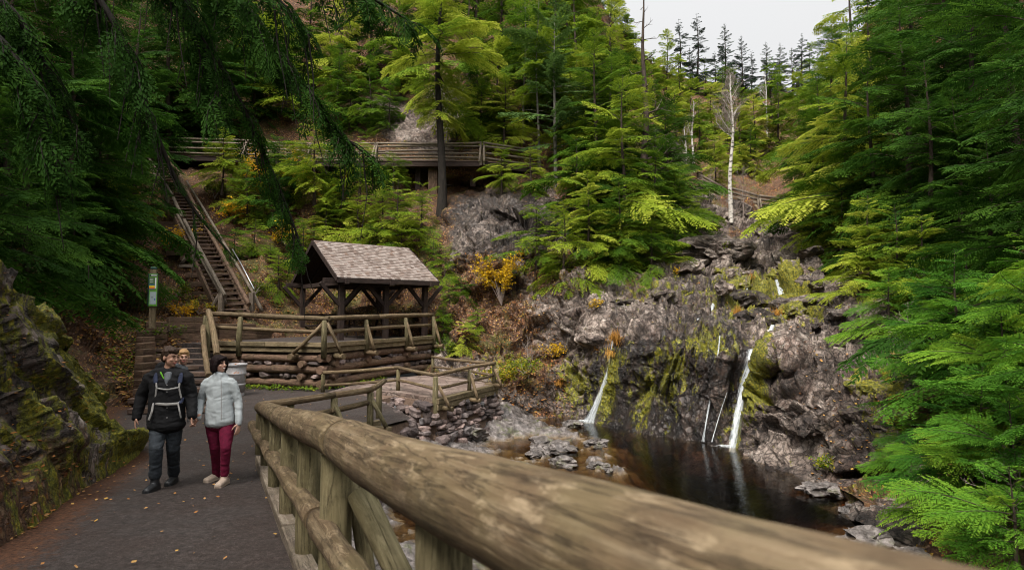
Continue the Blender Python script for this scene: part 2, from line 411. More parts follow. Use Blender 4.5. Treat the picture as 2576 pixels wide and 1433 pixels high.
# ---------------------------------------------------------------- terrain depth surface
CT=[(-500,1300,5),(-500,800,8),(-500,300,12),(-500,-300,18),(0,1300,7),(0,900,11),(0,600,16),(0,200,22),(0,-300,28),
(250,1120,13.0),(290,900,16.5),(250,800,19),(150,700,20),(300,1010,14.3),(335,930,16.6),(350,850,18.5),(345,1000,14.4),
(400,790,21),(420,760,23),(330,650,25),(500,770,23.2),(300,400,32),(200,0,38),(250,-300,44),
(480,640,26.5),(620,770,23.8),(750,790,25.5),(900,790,26.5),(750,650,29),(560,500,31.5),
(400,395,34.5),(600,400,34.5),(850,420,33.5),(600,250,39),(900,200,42),(600,-200,50),
(1000,780,27),(1050,700,27),(1000,600,28.5),(1100,520,29.8),(1100,430,31.2),(1350,430,31),(1100,300,34.5),(1100,100,42),(1100,-200,52),
(1150,800,23.8),(1130,900,22),(1220,900,21),(1250,960,19.8),(1300,1010,19.6),(1390,1042,20.2),(1350,900,22),
(1200,600,26),(1300,550,26.5),(1350,700,24.5),(1250,750,24),
(1450,850,21.3),(1440,960,20.4),(1420,1080,19.6),
(1400,400,32.5),(1500,250,42),(1500,0,56),(1500,-250,66),
(1550,550,29),(1600,700,24),(1500,700,24.2),(1650,420,37),
(1750,440,39),(1700,600,28),(1760,590,28.8),(1820,620,27.8),
(1850,500,38),(1900,570,33),(1950,520,39),(1950,420,50),(1850,300,72),(1900,230,92),(1700,200,90),(2050,250,82),(2100,150,78),(1800,420,48),
(1545,855,19.4),(1600,832,18.9),(1700,822,18.1),(1850,845,17.4),(1930,850,16.8),
(1470,1060,19.3),(1600,1087,17.3),(1750,1107,16.2),(1825,1120,15.6),(1900,1150,14.3),(2050,1215,12.3),
(1600,950,18.2),(1750,950,17.1),(1850,985,16.3),
(1500,780,21.2),(1600,770,21),(1750,775,20),(1850,800,19),(1750,700,23),(1900,700,23.5),(1850,645,25.5),(1950,650,25.8),(1900,612,29),(2000,700,21.5),(2000,780,19.2),
(1980,880,15.7),(2020,1000,14.1),(2150,900,14.5),(2100,1050,13.1),(2200,1120,12.0),(2200,960,13.4),(2060,1150,12.9),
(2150,800,16.5),(2100,700,20.5),(2000,600,28),(2150,500,28),
(2250,1210,10.9),(2150,1262,10.4),(2250,1332,9.3),(2400,1430,8.0),
(2350,1000,12),(2400,1200,9.5),(2576,1320,7.2),(2576,1000,9.5),(2400,800,15),(2576,700,14.5),(2300,500,25),(2576,400,21),(2300,200,40),(2576,0,34),(2200,330,45),(2400,-250,48),
(3000,1200,6.5),(3000,600,11),(3000,-200,20)]
CT=np.array(CT,float)
def tps_fit(P,v,lam=1e-3):
    d=np.sqrt(((P[:,None]-P[None])**2).sum(-1)); K=np.where(d>0,d*d*np.log(d+1e-12),0)
    n=len(P); A=np.zeros((n+3,n+3)); A[:n,:n]=K+lam*np.eye(n); A[:n,n]=1;A[:n,n+1:]=P; A[n,:n]=1;A[n+1:,:n]=P.T
    w=np.linalg.solve(A,np.concatenate([v,np.zeros(3)])); return (P,w)
def tps_eval(fit,Q):
    P,w=fit; sh=Q.shape[:-1]; Q=Q.reshape(-1,2); out=np.zeros(len(Q))
    for i in range(0,len(Q),40000):
        q=Q[i:i+40000]; d2=((q[:,None]-P[None])**2).sum(-1)
        out[i:i+40000]=(.5*d2*np.log(d2+1e-12))@w[:len(P)]+w[len(P)]+q@w[len(P)+1:]
    return out.reshape(sh)
TF=tps_fit(CT[:,:2]/1000,np.log(CT[:,2]),2e-4)
def bump2(px,py,cx,cy,rx,ry,a,rot=0):
    c,s=math.cos(rot),math.sin(rot); dx=px-cx; dy=py-cy
    return a*np.exp(-(((dx*c+dy*s)/rx)**2+((-dx*s+dy*c)/ry)**2))
def tdepth(px,py):
    px=np.asarray(px,float); py=np.asarray(py,float)
    Y=np.exp(tps_eval(TF,np.stack([px,py],-1)/1000))
    Y=Y+bump2(px,py,1965,935,62,26,1.5,-.25)+bump2(px,py,1965,880,70,45,-.55)   # cave with a brow above it
    Y=Y+bump2(px,py,1860,950,22,110,.45,.25)                                    # channel behind the main fall
    Y=Y+bump2(px,py,1800,690,60,16,.9,.5)+bump2(px,py,1780,650,90,22,-.9,.55)
    Y=Y+bump2(px,py,1890,560,60,16,2.2,.1)
    Y=Y+bump2(px,py,2190,1195,80,16,1.0,-.1)
    Y=Y+bump2(px,py,1250,560,70,30,1.2,.5)+bump2(px,py,1180,470,120,30,3.2)
    Y=Y+bump2(px,py,2080,650,40,60,2.5)
    return Y
def tpoint(px,py): return Vector(Wn(np.array(px,float),np.array(py,float),tdepth(px,py)))
def interp(x,tab):
    a=np.array(tab,float); return np.interp(x,a[:,0],a[:,1])
PB=[(-700,1500),(0,1420),(200,1350),(300,1200),(345,1060),(380,960),(440,905),(1010,905),(1080,980),(1250,1060),(1400,1050),(1500,1030),(1700,1060),(1850,1080),(2050,1180),(2300,1390),(2400,1500),(2600,1620),(3200,1750)]
PT=[(-700,-600),(1400,-300),(1520,30),(1620,140),(1700,195),(1900,228),(2050,240),(2120,150),(2300,-120),(2600,-400),(3200,-700)]
# hillside grid
nu,nv=560,330
px=np.linspace(-700,3200,nu)[:,None]+np.zeros((1,nv)); tt=np.linspace(0,1,nv)[None]
pyb=interp(px,PB); pyt=interp(px,PT); py=pyb+(pyt-pyb)*tt
Yd=tdepth(px,py)
# inside the detailed cliff region: push the coarse hill back
CP=[(1090,935),(1130,640),(1180,500),(1380,470),(1500,560),(1640,520),(1760,470),(1900,520),(2010,560),(2120,620),(2260,760),(2330,1000),(2360,1230),(2340,1400),(2200,1325),(2050,1265),(1850,1205),(1700,1190),(1500,1160),(1400,1130),(1250,1050),(1080,975)]
def facet_id(P,seed=0):
    f=np.floor(P).astype(np.int64); best=np.full(P.shape[:-1],1e9); val=np.zeros(P.shape[:-1])
    for a in (-1,0,1):
        for b in (-1,0,1):
            for c in (-1,0,1):
                i,j,k=f[...,0]+a,f[...,1]+b,f[...,2]+c
                d=(P[...,0]-i-_h(i,j,k,seed+1))**2+(P[...,1]-j-_h(i,j,k,seed+2))**2+(P[...,2]-k-_h(i,j,k,seed+3))**2
                m=d<best; best=np.where(m,d,best); val=np.where(m,_h(i,j,k,seed+9),val)
    return val
def inpoly(px,py,poly):
    r=np.zeros(px.shape,bool); n=len(poly)
    for i in range(n):
        x1,y1=poly[i]; x2,y2=poly[(i+1)%n]
        c=((y1>py)!=(y2>py)); xx=(x2-x1)*(py-y1)/((y2-y1) if y2!=y1 else 1e-9)+x1
        r^=c&(px<xx)
    return r
def edged(px,py,poly):
    """distance in px to polygon edge"""
    D=np.full(px.shape,1e9); n=len(poly)
    for i in range(n):
        ax,ay=poly[i]; bx,by=poly[(i+1)%n]; vx,vy=bx-ax,by-ay
        t=np.clip(((px-ax)*vx+(py-ay)*vy)/(vx*vx+vy*vy),0,1)
        D=np.minimum(D,np.hypot(px-ax-t*vx,py-ay-t*vy))
    return D
def normals(V):
    du=np.gradient(V,axis=0); dv=np.gradient(V,axis=1)
    n=np.cross(du,dv); n/=np.linalg.norm(n,axis=-1,keepdims=True)+1e-9
    tocam=np.array([0,0,CAMZ])-V
    s=np.sign((n*tocam).sum(-1,keepdims=True)); return n*s
ins=inpoly(px,py,CP)*np.minimum(edged(px,py,CP)/70,1)
V=Wn(px,py,Yd*(1+.05*ins)); Nn=normals(V)
amp=(1-ins)*sstep(4,14,Yd)
toneH=.5*facet_id(V*.45,3)+.5*facet_id(V*1.4,9)
V=V+Nn*(.55*facet(V*.45,3)+.22*facet(V*1.4,9))[...,None]*amp[...,None]
def region(px,py,items):
    r=np.zeros(px.shape)
    for it in items: r=np.maximum(r,bump2(px,py,*it))
    return np.clip(r,0,1)
rockreg=region(px,py,[(640,700,1,1,0),(1020,310,170,75,1.1,.4),(1130,260,90,80,.9),(1250,560,180,120,1.0),(900,260,120,40,.7,.5),(1700,400,60,80,.9),(1650,540,40,60,.6)])
litter=np.clip(1.05-rockreg,0,1)
grid_mesh('hillside',V,M['rock'],{'wet':region(px,py,[(1230,560,150,110,.95),(1150,480,120,60,.9)]),'moss':.12+0*px,'litter':litter,'tone':toneH},'structure')  # wet here paints the dark brown slab and its shadows under the boardwalk
# detailed cliff
st=2.2
qx=np.arange(1075,2372,st); qy=np.arange(462,1410,st)
px,py=np.meshgrid(qx,qy,indexing='ij'); Yd=tdepth(px,py)
V=Wn(px,py,Yd); Nn=normals(V)
face=inpoly(px,py,[(1480,870),(1545,845),(1700,815),(1860,830),(1925,860),(1885,1000),(1860,1140),(1700,1130),(1460,1090)])
fe=np.clip(edged(px,py,[(1480,870),(1545,845),(1700,815),(1860,830),(1925,860),(1885,1000),(1860,1140),(1700,1130),(1460,1090)])/25,0,1)*face
# leaning columns on the falls face: coordinates stretched along the lean
L=V.copy(); L[...,0]=V[...,0]-.28*V[...,2]
col=facet(np.stack([L[...,0]*2.2,L[...,1]*1.2,L[...,2]*.38],-1),21,1.0)*.36+facet(np.stack([L[...,0]*6,L[...,1]*3,L[...,2]*.9],-1),25,1.0)*.11
Vw=V+.25*np.stack([fbm(V*1.1,3,71),fbm(V*1.1,3,72),fbm(V*1.1,3,73)],-1); spc=np.linalg.norm(np.gradient(V,axis=1),axis=-1)
def ow(cell): return np.clip(cell/(3.2*spc),0,1)**2
gen=facet(Vw*np.array([.5,.5,.75]),31,.8)*.55+facet(Vw*np.array([1.1,1.1,1.5]),33,.85)*.38+facet(Vw*np.array([2.6,2.6,3.4]),35,.85)*.19*ow(.34)+facet(Vw*6,37,.8)*.035*ow(.16)
tone=.4*facet_id(Vw*np.array([1.1,1.1,1.5]),33)+.35*facet_id(Vw*np.array([2.6,2.6,3.4]),35)+.25*facet_id(Vw*np.array([.5,.5,.75]),31)
tone=np.where(fe>.5,.6*facet_id(np.stack([L[...,0]*2.2,L[...,1]*1.2,L[...,2]*.38],-1),21)+.4*facet_id(np.stack([L[...,0]*6,L[...,1]*3,L[...,2]*.9],-1),25),tone)
tone=np.clip((tone-.5)*1.7+.5,0,1)
casc=region(px,py,[(1780,760,190,60,1.2),(1880,690,130,60,1.2)])
ledge=(np.abs(((V[...,2]*1.9+.35*fbm(V*.8,3,8)*4)%1)-.5)*2); 
dis=gen*(1-fe)+(col+.3*gen)*fe+casc*(ledge-.5)*.7
def dline(px,py,pl):
    D=np.full(px.shape,1e9)
    for (ax,ay),(bx,by) in zip(pl,pl[1:]):
        vx,vy=bx-ax,by-ay; t=np.clip(((px-ax)*vx+(py-ay)*vy)/(vx*vx+vy*vy),0,1); D=np.minimum(D,np.hypot(px-ax-t*vx,py-ay-t*vy))
    return D
fallsup=np.maximum(np.exp(-(dline(px,py,[(1890,855),(1870,910),(1852,985),(1827,1130)])/27)**2),np.exp(-(dline(px,py,[(1537,858),(1515,940),(1485,1020),(1470,1065)])/18)**2))
dis=dis*(1-.95*fallsup)-.26*fallsup
low_=1-sstep(-1.2,-.2,V[...,2]); dis=dis*(1-.6*low_)-.12*low_
ed=np.clip(edged(px,py,CP)/30,0,1)
V=V+Nn*dis[...,None]*(.35+.65*ed[...,None])
mk=inpoly(px,py,CP); mq=mk[:-1,:-1]|mk[1:,1:]
def sreg(items): return region(px,py,items)
wet=np.clip(fe*1.0+sreg([(1790,760,190,70,.75),(1480,1000,50,100,.9),(1900,930,60,60,.9),(1600,1090,260,25,1),(1250,560,170,130,.8),(1180,620,90,60,.6),(1950,945,90,40,1),(2000,1230,300,30,.9,.45)]),0,1)  # wet rock by the falls; under the boardwalk it paints brown slab and shadow
moss=.20+1.2*sreg([(1910,950,26,120,.75,.30),(1530,960,38,110,.55,.3),(1620,990,40,110,.42,.3),(1690,940,60,110,.4,.3),(1900,760,150,60,.55),(2020,770,60,35,.9),(1990,730,60,30,.8),(1780,870,110,40,.45),(1850,1050,24,110,.5,.25),(1440,960,50,80,.45),(1300,920,90,40,.5),(2250,1000,70,150,.4),(1650,730,120,60,.3)])
litter=sreg([(1220,800,170,130,.75),(1330,900,110,60,.72),(1320,960,110,40,.7),(1600,720,60,60,.45),(1380,680,100,80,.7),(1500,680,80,60,.6),(1200,700,100,70,.8),(2190,1230,120,22,.9),(1560,640,120,60,.6),(1650,560,100,40,.8),(2230,700,120,100,.6),(1850,590,40,25,.5),(2200,840,120,40,.35),(1370,1040,50,12,.8)])
grid_mesh('cliff',V,M['rock'],{'wet':wet,'moss':moss,'litter':litter,'tone':tone},'structure',flat=False,mask=mq)
CLV=V; CLX0,CLY0=qx[0],qy[0]
def cpoint(x,y,lift=.0):
    i=int(round((x-CLX0)/st)); j=int(round((y-CLY0)/st)); i=min(max(i,1),CLV.shape[0]-2); j=min(max(j,1),CLV.shape[1]-2)
    p=Vector(CLV[i,j]); c=Vector((0,0,CAMZ)); d=(c-p).normalized()
    return p+d*lift
def surf(x,y):
    """terrain point seen through (x,y): cliff where there is cliff, else hillside"""
    return tpoint(x,y)
# ---------------------------------------------------------------- path
def zg(Y): return np.interp(Y,[-4,0,4.3,8,30],[.62,.58,.30,0,0])
XR=[(-4,2.95),(-1,1.4),(1.1,.32),(2.15,-.22),(4.6,-1.48),(9.2,-3.88),(9.3,-3.88),(10.2,-3.05),(12.2,-2.15),(12.9,-2.45),(15.3,-3.75),(16.3,-4.9),(17.2,-5.6),(20,-6.3)]
XL=[(-4,-9),(3,-9),(9,-9),(10,-8.5),(12,-9.8),(14,-11.5),(20,-11.5)]
Ys=np.linspace(-4,20,260)[:,None]; us=np.linspace(0,1,110)[None]
xr=np.interp(Ys,[a for a,b in XR],[b for a,b in XR]); xl=np.interp(Ys,[a for a,b in XL],[b for a,b in XL])
X=xl+(xr-xl)*us; Yv=Ys+0*us
P3=np.stack([X,Yv,0*X],-1)
Z=zg(Yv)+.018*fbm(P3*1.3,4,2)
FOOT=[(-4,-4.0),(3,-3.75),(4.6,-4.15),(6,-4.75),(7,-5.2),(8,-5.6),(9,-5.9),(10,-7.3),(13,-9.2),(20,-9.5)]
fl=np.interp(Yv,[a for a,b in FOOT],[b for a,b in FOOT])
edge=np.clip(1-(X-fl)/.9,0,1)+.25*np.clip(1-(xr-X)/.35,0,1)
grid_mesh('path',np.stack([X,Yv,Z],-1),M['path'],{'edge':edge},'structure')
# ---------------------------------------------------------------- left rock bank
S=[(-6,-3.4,.6,-5.2,3.4),(0,-3.5,.55,-5.0,3.2),(3,-3.7,.38,-5.1,3.0),(4.6,-4.15,.26,-5.5,2.95),(6,-4.75,.12,-5.85,2.72),(7,-5.2,.05,-6.2,2.45),(8,-5.58,0,-6.35,2.0),(8.6,-5.75,0,-6.3,1.45),(9,-5.88,0,-6.25,.85),(9.35,-6.0,-.05,-6.3,.12)]
S=np.array(S); yy=np.linspace(-3,9.35,300); tq=np.linspace(-.12,2.2,230)
fx,fz,cx_,cz_=[np.interp(yy,S[:,0],S[:,k])[:,None] for k in (1,2,3,4)]
t=tq[None]; tc=np.clip(t,-.12,1)
bx=fx+(cx_-fx)*np.where(t<=1,tc**1.0,1)-np.where(t>1,(t-1)*3.2,0)
bz=fz+(cz_-fz)*np.where(t<=1,np.sign(tc)*np.abs(tc)**.85,1)+np.where(t>1,(t-1)*(.9),0)
V=np.stack([bx,yy[:,None]+0*t,bz],-1); 
Nn=np.cross(np.gradient(V,axis=0),np.gradient(V,axis=1)); Nn/=np.linalg.norm(Nn,axis=-1,keepdims=True)
Nn*=np.sign(Nn[...,2:3]+1e-9)
Q=V.copy(); Q[...,2]=V[...,2]+.5*V[...,1]
dis=.30*facet(Q*np.array([.9,.6,.9]),51)+.14*facet(Q*2.1,53)+.05*facet(Q*5.5,55)+.05*fbm(V*5,4,3)
toneB=np.clip((.5*facet_id(Q*2.1,53)+.5*facet_id(Q*5.5,55)-.5)*1.5+.5,0,1)
V=V+Nn*dis[...,None]*np.clip((t-.02)*6,.15,1)[...,None]
yv=yy[:,None]+0*t
moss=np.clip(.34+.85*np.exp(-((yv-8.7)/.9)**2)+.25*np.exp(-((yv-6.3)/1.2)**2)*(t<1.1),0,1)
lit=np.clip(.25+.55*(1-sstep(.02,.3,t+0*yv))*(yv<7)+.5*sstep(1.0,1.4,t+0*yv)+.35*(yv<5),0,1)
grid_mesh('bank',V,M['rock'],{'wet':.25+0*yv,'moss':moss,'litter':lit,'tone':toneB},'structure')
# ---------------------------------------------------------------- stream bed + pool
ZW=-1.4
BC=[(1150,1110,-1.15),(1100,1125,-1.05),(1200,1092,-1.2),(1300,1082,-1.22),(1400,1092,-1.30),(1460,1105,-1.30),(1515,1117,-1.33),(1330,1052,-1.30),(1400,1066,-1.56),(1500,1085,-1.9),
(1400,1125,-1.62),(1320,1128,-1.58),(1480,1140,-1.62),(1250,1175,-1.55),(1400,1185,-1.6),(1230,1125,-1.33),(1250,1150,-1.30),(1330,1152,-1.33),(1420,1158,-1.33),(1490,1168,-1.34),(1535,1185,-1.38),(1600,1200,-1.75),(1450,1230,-1.62),(1320,1200,-1.50),
(1040,1320,-1.53),(990,1290,-1.50),(1080,1290,-1.5),(1020,1385,-1.20),(1090,1400,-1.2),(950,1250,-1.1),(930,1150,-1.0),(1100,1230,-1.45),(1200,1300,-1.6),(1500,1330,-1.85),(1700,1200,-2.7),(1600,1120,-2.5),(1900,1220,-2.9),(1900,1330,-2.5),(2000,1300,-2.4),(2120,1350,-1.6),(2200,1390,-1.5),(2150,1300,-1.8),(2050,1250,-1.9),(2300,1400,-1.4),(1700,1420,-2.0)]
pts=[];vals=[]
for a,b,z in BC:
    g=G(a,b,z); pts.append((g.x,g.y)); vals.append(z)
for (x,y,z) in [(-3.5,9,-1.0),(-1,4.5,-1.0),(.5,2,-1.0),(3,0,-1.2),(8,0,-1),(9,8,-1),(10,14,-1.5),(-4,14,-1.0),(-3,17,-.9),(0,19.5,-.8),(8,18,-2.5),(2,22,-1.5),(6,4,-1.7),(4,6,-1.8),(2,4,-1.7)]:
    pts.append((x,y)); vals.append(z)
BF=tps_fit(np.array(pts)/10,np.array(vals),2e-3)
gx=np.linspace(-6,10,330)[:,None]+np.zeros((1,440)); gy=np.linspace(-1,22,440)[None]+np.zeros((330,1))
bz=tps_eval(BF,np.stack([gx,gy],-1)/10)
P3=np.stack([gx,gy,0*gx],-1)
bz=np.clip(bz,-3.2,-.7)+.13*facet(P3*1.3,61)+.085*facet(P3*2.6,63)+.05*facet(P3*6,65)+.02*fbm(P3*4,4,6)-.02
xb=np.interp(gy,[a for a,b in XR],[b for a,b in XR])
bz=np.where(gx<xb-.3,bz-0.8,bz)
above=sstep(ZW-.02,ZW+.10,bz)
def bed_mat():
    t=NT('stream_bed'); c=t.coord('Object'); n2=t.noise(c,5,8,.7); n3=t.noise(c,22,6,.7)
    rock=t.ramp(n2,[(.33,(.022,.018,.017)),(.46,(.08,.068,.062)),(.57,(.17,.147,.137)),(.70,(.34,.30,.285))])
    dry=t.attr('dry')
    bed=t.ramp(t.noise(c,3.5,6,.7),[(.3,(.03,.018,.008)),(.5,(.12,.075,.030)),(.7,(.24,.16,.07))])
    col=t.mix(dry,bed,rock)
    d2=t.ramp(t.math('ADD',t.attr('low'),t.math('MULTIPLY',t.math('SUBTRACT',n3,.5),.5)),[(.3,0),(.6,1)])
    mo=t.ramp(t.noise(c,1.8,6,.7),[(.56,0),(.66,.7)])
    col=t.mix(t.math('MULTIPLY',mo,dry),col,(.07,.085,.012))
    return t.fin(col,.42,t.bump(t.math('ADD',n2,t.math('MULTIPLY',n3,.4)),.8,.06),.5)
M['bed']=bed_mat()
grid_mesh('stream_bed',np.stack([gx,gy,bz],-1),M['bed'],{'dry':above,'low':0*above},'structure')
def water_mat():
    t=NT('pool_water'); t.n.remove(t.p); c=t.coord('Object')
    n=t.noise(t.map(c,(1,1.6,1)),3.2,4,.6,.3); n2=t.noise(t.map(c,(1,2.2,1)),14,3,.55)
    nr=t.bump(t.math('ADD',n,t.math('MULTIPLY',n2,.35)),.20,.04)
    g=t.new('ShaderNodeBsdfGlossy'); g.inputs['Roughness'].default_value=.03; g.inputs['Color'].default_value=(.9,.93,.95,1); t.link(nr,g.inputs['Normal'])
    tr=t.new('ShaderNodeBsdfTransparent'); tr.inputs['Color'].default_value=(.80,.74,.64,1)
    fr=t.new('ShaderNodeFresnel'); fr.inputs['IOR'].default_value=1.33; t.link(nr,fr.inputs['Normal'])
    mx=t.new('ShaderNodeMixShader'); t.link(fr.outputs[0],mx.inputs[0]); t.link(tr.outputs[0],mx.inputs[1]); t.link(g.outputs[0],mx.inputs[2])
    t.link(mx.outputs[0],t.out.inputs['Surface'])
    va=t.new('ShaderNodeVolumeAbsorption'); va.inputs['Color'].default_value=(.66,.54,.40,1); va.inputs['Density'].default_value=3.4
    t.link(va.outputs[0],t.out.inputs['Volume'])
    return t.m
M['water']=water_mat()
mb=MB(); mb.box((2.5,10.2,ZW-1.3),(15,23.6,2.6)); wo=mb.build('water',M['water'],None,smooth='flat'); wo['kind']='structure'
# ================================================================ timber work
def Z5(x,y): return ((700+x/1.791)*.6289,(1000+y/1.791)*.6289)
def Z4(x,y): return ((400+x*.8222)*.6289,(1100+y*.8222)*.6289)
def Z2(x,y): return ((1300+x/1.433)*.6289,(y/1.433)*.6289)
def ZB(x,y): return ((2600+x/2.047)*.6289,(600+y/2.047)*.6289)
def part(name,mat,parent,fn,bevel=0,smooth=True):
    mb=MB(); fn(mb); return mb.build(name,mat,parent,smooth,bevel)
def plog(name,mat,parent,a,b,r,r2=None,**k):
    mb=MB(); mb.log(a,b,r,r2,**k); return mb.build(name,mat,parent)
def pbeam(name,mat,parent,a,b,w,h,bev=.008,**k):
    mb=MB(); mb.beam(a,b,w,h,**k); return mb.build(name,mat,parent,'flat',bev)
# ---- foreground fence
def fl_(Y): return -4.04+(9.2-Y)*.516
def fz_(Y): return .72+(9.2-Y)*.129
ff=thing('log_fence',(-4.04,9.2,0),'thick log rail fence running from the foreground to the corner of the path','fence')
def railpt(Y,dx=0,dz=0): return Vector((fl_(Y)+dx,Y,fz_(Y)+dz-.017*min(1,max(0,(1.5-Y)/.7))))
for (ya,yb,ra,rb,n) in ((9.28,6.3,.088,.108,28),(6.3,3.2,.112,.120,36),(3.2,-.9,.122,.128,64)):
    mb=MB(); N=60 if yb<0 else 24
    pts=[];rs=[]
    for i in range(N+1):
        t=i/N; Y=ya+(yb-ya)*t
        pts.append(railpt(Y,.012*math.sin(Y*2.3),.010*math.sin(Y*1.7+1))); rs.append((ra+(rb-ra)*t)*(1+.012*math.sin(Y*5)+.008*math.sin(Y*13)))
    rs[0]*=.93; 
    mb.tube(pts,rs,n,wob=.014); mb.build('rail',M['rail'],ff)
low=[(634,1066,9.45),(649,1097,8.9),(682,1143,6.9),(732,1213,5.0),(797,1306,3.68),(881,1436,2.85),(985,1600,2.2)]
pts=[W(*p) for p in low]
for a,b in ((0,2),(2,4),(4,6)):
    mb=MB(); PP=[];rs=[]
    seg=pts[a:b+1]
    for i in range(len(seg)-1):
        for k in range(8): PP.append(seg[i].lerp(seg[i+1],k/8))
    PP.append(seg[-1])
    rs=[.074+.006*math.sin(i*.9) for i in range(len(PP))]; rs[0]*=.9
    mb.tube(PP,rs,28,wob=.02); mb.build('lower_rail',M['rail'],ff)
for Y in (9.12,7.95,6.8,5.6,4.5,3.5,1.86,.7,-.4):
    mb=MB(); x=fl_(Y)+.035; g=float(zg(Y))
    mb.tube([(x+.01,Y,g-.5),(x,Y,g+.3),(x,Y,fz_(Y)-.15),(x-.005,Y,fz_(Y)-.055)],[.098,.096,.092,.09],22,wob=.02,chamf=.05); mb.build('post',M['post'],ff)
for (a,b,r) in (((862,1235,3.5),(985,1500,3.25),.075),((842,1150,3.75),(905,1560,3.55),.05),((690,1130,6.7),(735,1330,6.3),.06)):
    plog('brace',M['post'],ff,W(*a)+Vector((.1,0,0)),W(*b)+Vector((.1,0,0)),r)
for ya,yb in ((8.6,6.7),(6.68,5.2),(5.18,3.6),(3.58,1.5),(1.48,-1)):
    a=Vector((fl_(ya)-.02,ya,float(zg(ya))+.02)); b=Vector((fl_(yb)-.02,yb,float(zg(yb))+.02))
    pbeam('kerb_board',M['grey'],ff,a,b,.14,.16,.012,jit=.006)
# second run of the same fence
f2=[Vector((-4.04,9.24,.74)),W(841,993,10.2),W(932,980,11.0),W(967,957,12.3)]
plog('rail',M['rail'],ff,f2[0],f2[1],.062,.058); plog('rail',M['rail'],ff,f2[1],f2[2],.058,.056); plog('rail',M['rail'],ff,f2[2],f2[3],.056,.052)
l2=[Vector((-3.98,9.35,.42)),W(830,1034,10.1),W(925,1012,10.95)]
plog('lower_rail',M['rail'],ff,l2[0],l2[1],.055,.05); plog('lower_rail',M['rail'],ff,l2[1],l2[2],.05)
for p in (Vector((-3.72,9.65,.74)),f2[1],f2[2],f2[3]+Vector((-.1,-.05,0))):
    mb=MB(); mb.tube([(p.x,p.y,-.3),(p.x,p.y,.3),(p.x,p.y,p.z-.03)],[.066,.062,.06],16,wob=.02,chamf=.03); mb.build('post',M['post'],ff)
plog('brace',M['post'],ff,W(937,1008,10.95),W(972,1074,11.0),.042); plog('brace',M['post'],ff,W(845,1022,10.15),W(863,1066,10.1),.042)
pbeam('foot_block',M['beam'],ff,W(934,1076,11.25),W(980,1080,11.0),.12,.10)
pbeam('kerb_board',M['beam'],ff,(-2.62,11.35,.02),(-3.55,10.05,.02),.12,.2)
# ---- retaining wall of field stones
sw=thing('stone_retaining_wall',(-3,12,-.6),'dry stone retaining wall of dark angular rocks dropping from the path to the stream','wall')
WT=[(-4,2.85),(-1,1.3),(2.15,-.32),(4.6,-1.6),(9.25,-3.93)]
poly=[(2.85,-4),(1.3,-1),(-.32,2.15),(-1.42,4.3),(-2.4,6.2),(-3.34,8.0),(-3.98,9.2),(-3.1,10.2),(-2.2,12.2),(-2.5,12.9),(-3.6,15.0),(-3.25,15.95),(-2.05,14.75),(-.62,17.85),(-2.6,20.6)]
mb=MB(); cm=MB()
def stone(mb,c,ax,nrm,l,h,d):
    """rounded irregular block"""
    base=len(mb.v); up=Vector((0,0,1)); tint=RNG.random()
    n1,n2=8,4; rot=Matrix.Rotation(RNG.uniform(-.22,.22),3,nrm)
    e=RNG.uniform(.55,.8)
    jj=[[RNG.uniform(.8,1.18) for _ in range(n1)] for _ in range(n2+1)]
    for i in range(n2+1):
        ph=-1.2+2.4*i/n2
        for k in range(n1):
            th=2*math.pi*k/n1
            def sg(v,e): return math.copysign(abs(v)**e,v)
            x=sg(math.cos(th),e)*sg(math.cos(ph),.5); y=sg(math.sin(th),e)*sg(math.cos(ph),.5); z=sg(math.sin(ph),e)
            q=(ax*x*l/2+nrm*y*d/2+up*z*h/2)*jj[i][k]
            mb.v.append(c+rot@q); mb.t.append(tint)
    for i in range(n2):
        for k in range(n1):
            k2=(k+1)%n1; mb.f.append((base+i*n1+k,base+i*n1+k2,base+(i+1)*n1+k2,base+(i+1)*n1+k)); mb.uv+=[(0,0)]*4
    mb.f.append(tuple(base+n2*n1+k for k in range(n1))); mb.uv+=[(0,0)]*n1
    mb.f.append(tuple(base+k for k in range(n1))[::-1]); mb.uv+=[(0,0)]*n1
for i in range(len(poly)-1):
    a=Vector((*poly[i],0)); b=Vector((*poly[i+1],0)); d=(b-a); L=d.length; d.normalize(); nrm=Vector((d.y,-d.x,0))
    zt0=float(zg(a.y))-.07; zt1=float(zg(b.y))-.07
    zbot=-1.75
    if i>=12: zt0-=.16; zt1-=.16
    nin=nrm*-.16
    ba=nrm*.42
    cm.hexa([a+Vector((0,0,zbot))+ba,b+Vector((0,0,zbot))+ba,b+nin*3+Vector((0,0,zbot)),a+nin*3+Vector((0,0,zbot)),a+Vector((0,0,zt0)),b+Vector((0,0,zt1)),b+nin*3+Vector((0,0,zt1)),a+nin*3+Vector((0,0,zt0))],.5)
    z=zbot
    while z<max(zt0,zt1)-.02:
        h=RNG.uniform(.10,.24); x=-RNG.random()*.3
        while x<L:
            l=RNG.uniform(.16,.5); t=min(max((x+l/2)/L,0),1); zt=zt0+(zt1-zt0)*t
            if z+h*.6<zt and RNG.random()<.93:
                k=1-(z-zbot)/(zt-zbot)
                c=a+d*min(max(x+l/2,.05),L-.05)+nrm*(.42*k+RNG.uniform(-.05,.05))+Vector((0,0,z+h/2+RNG.uniform(-.02,.02)))
                stone(mb,c,d,nrm,l*1.0,h*1.0,RNG.uniform(.2,.36))
            x+=l*.98
        z+=h*.95
cm.build('core',M['mortar'],sw,'flat'); mb.build('stones',M['stone'],sw,'flat',.012)
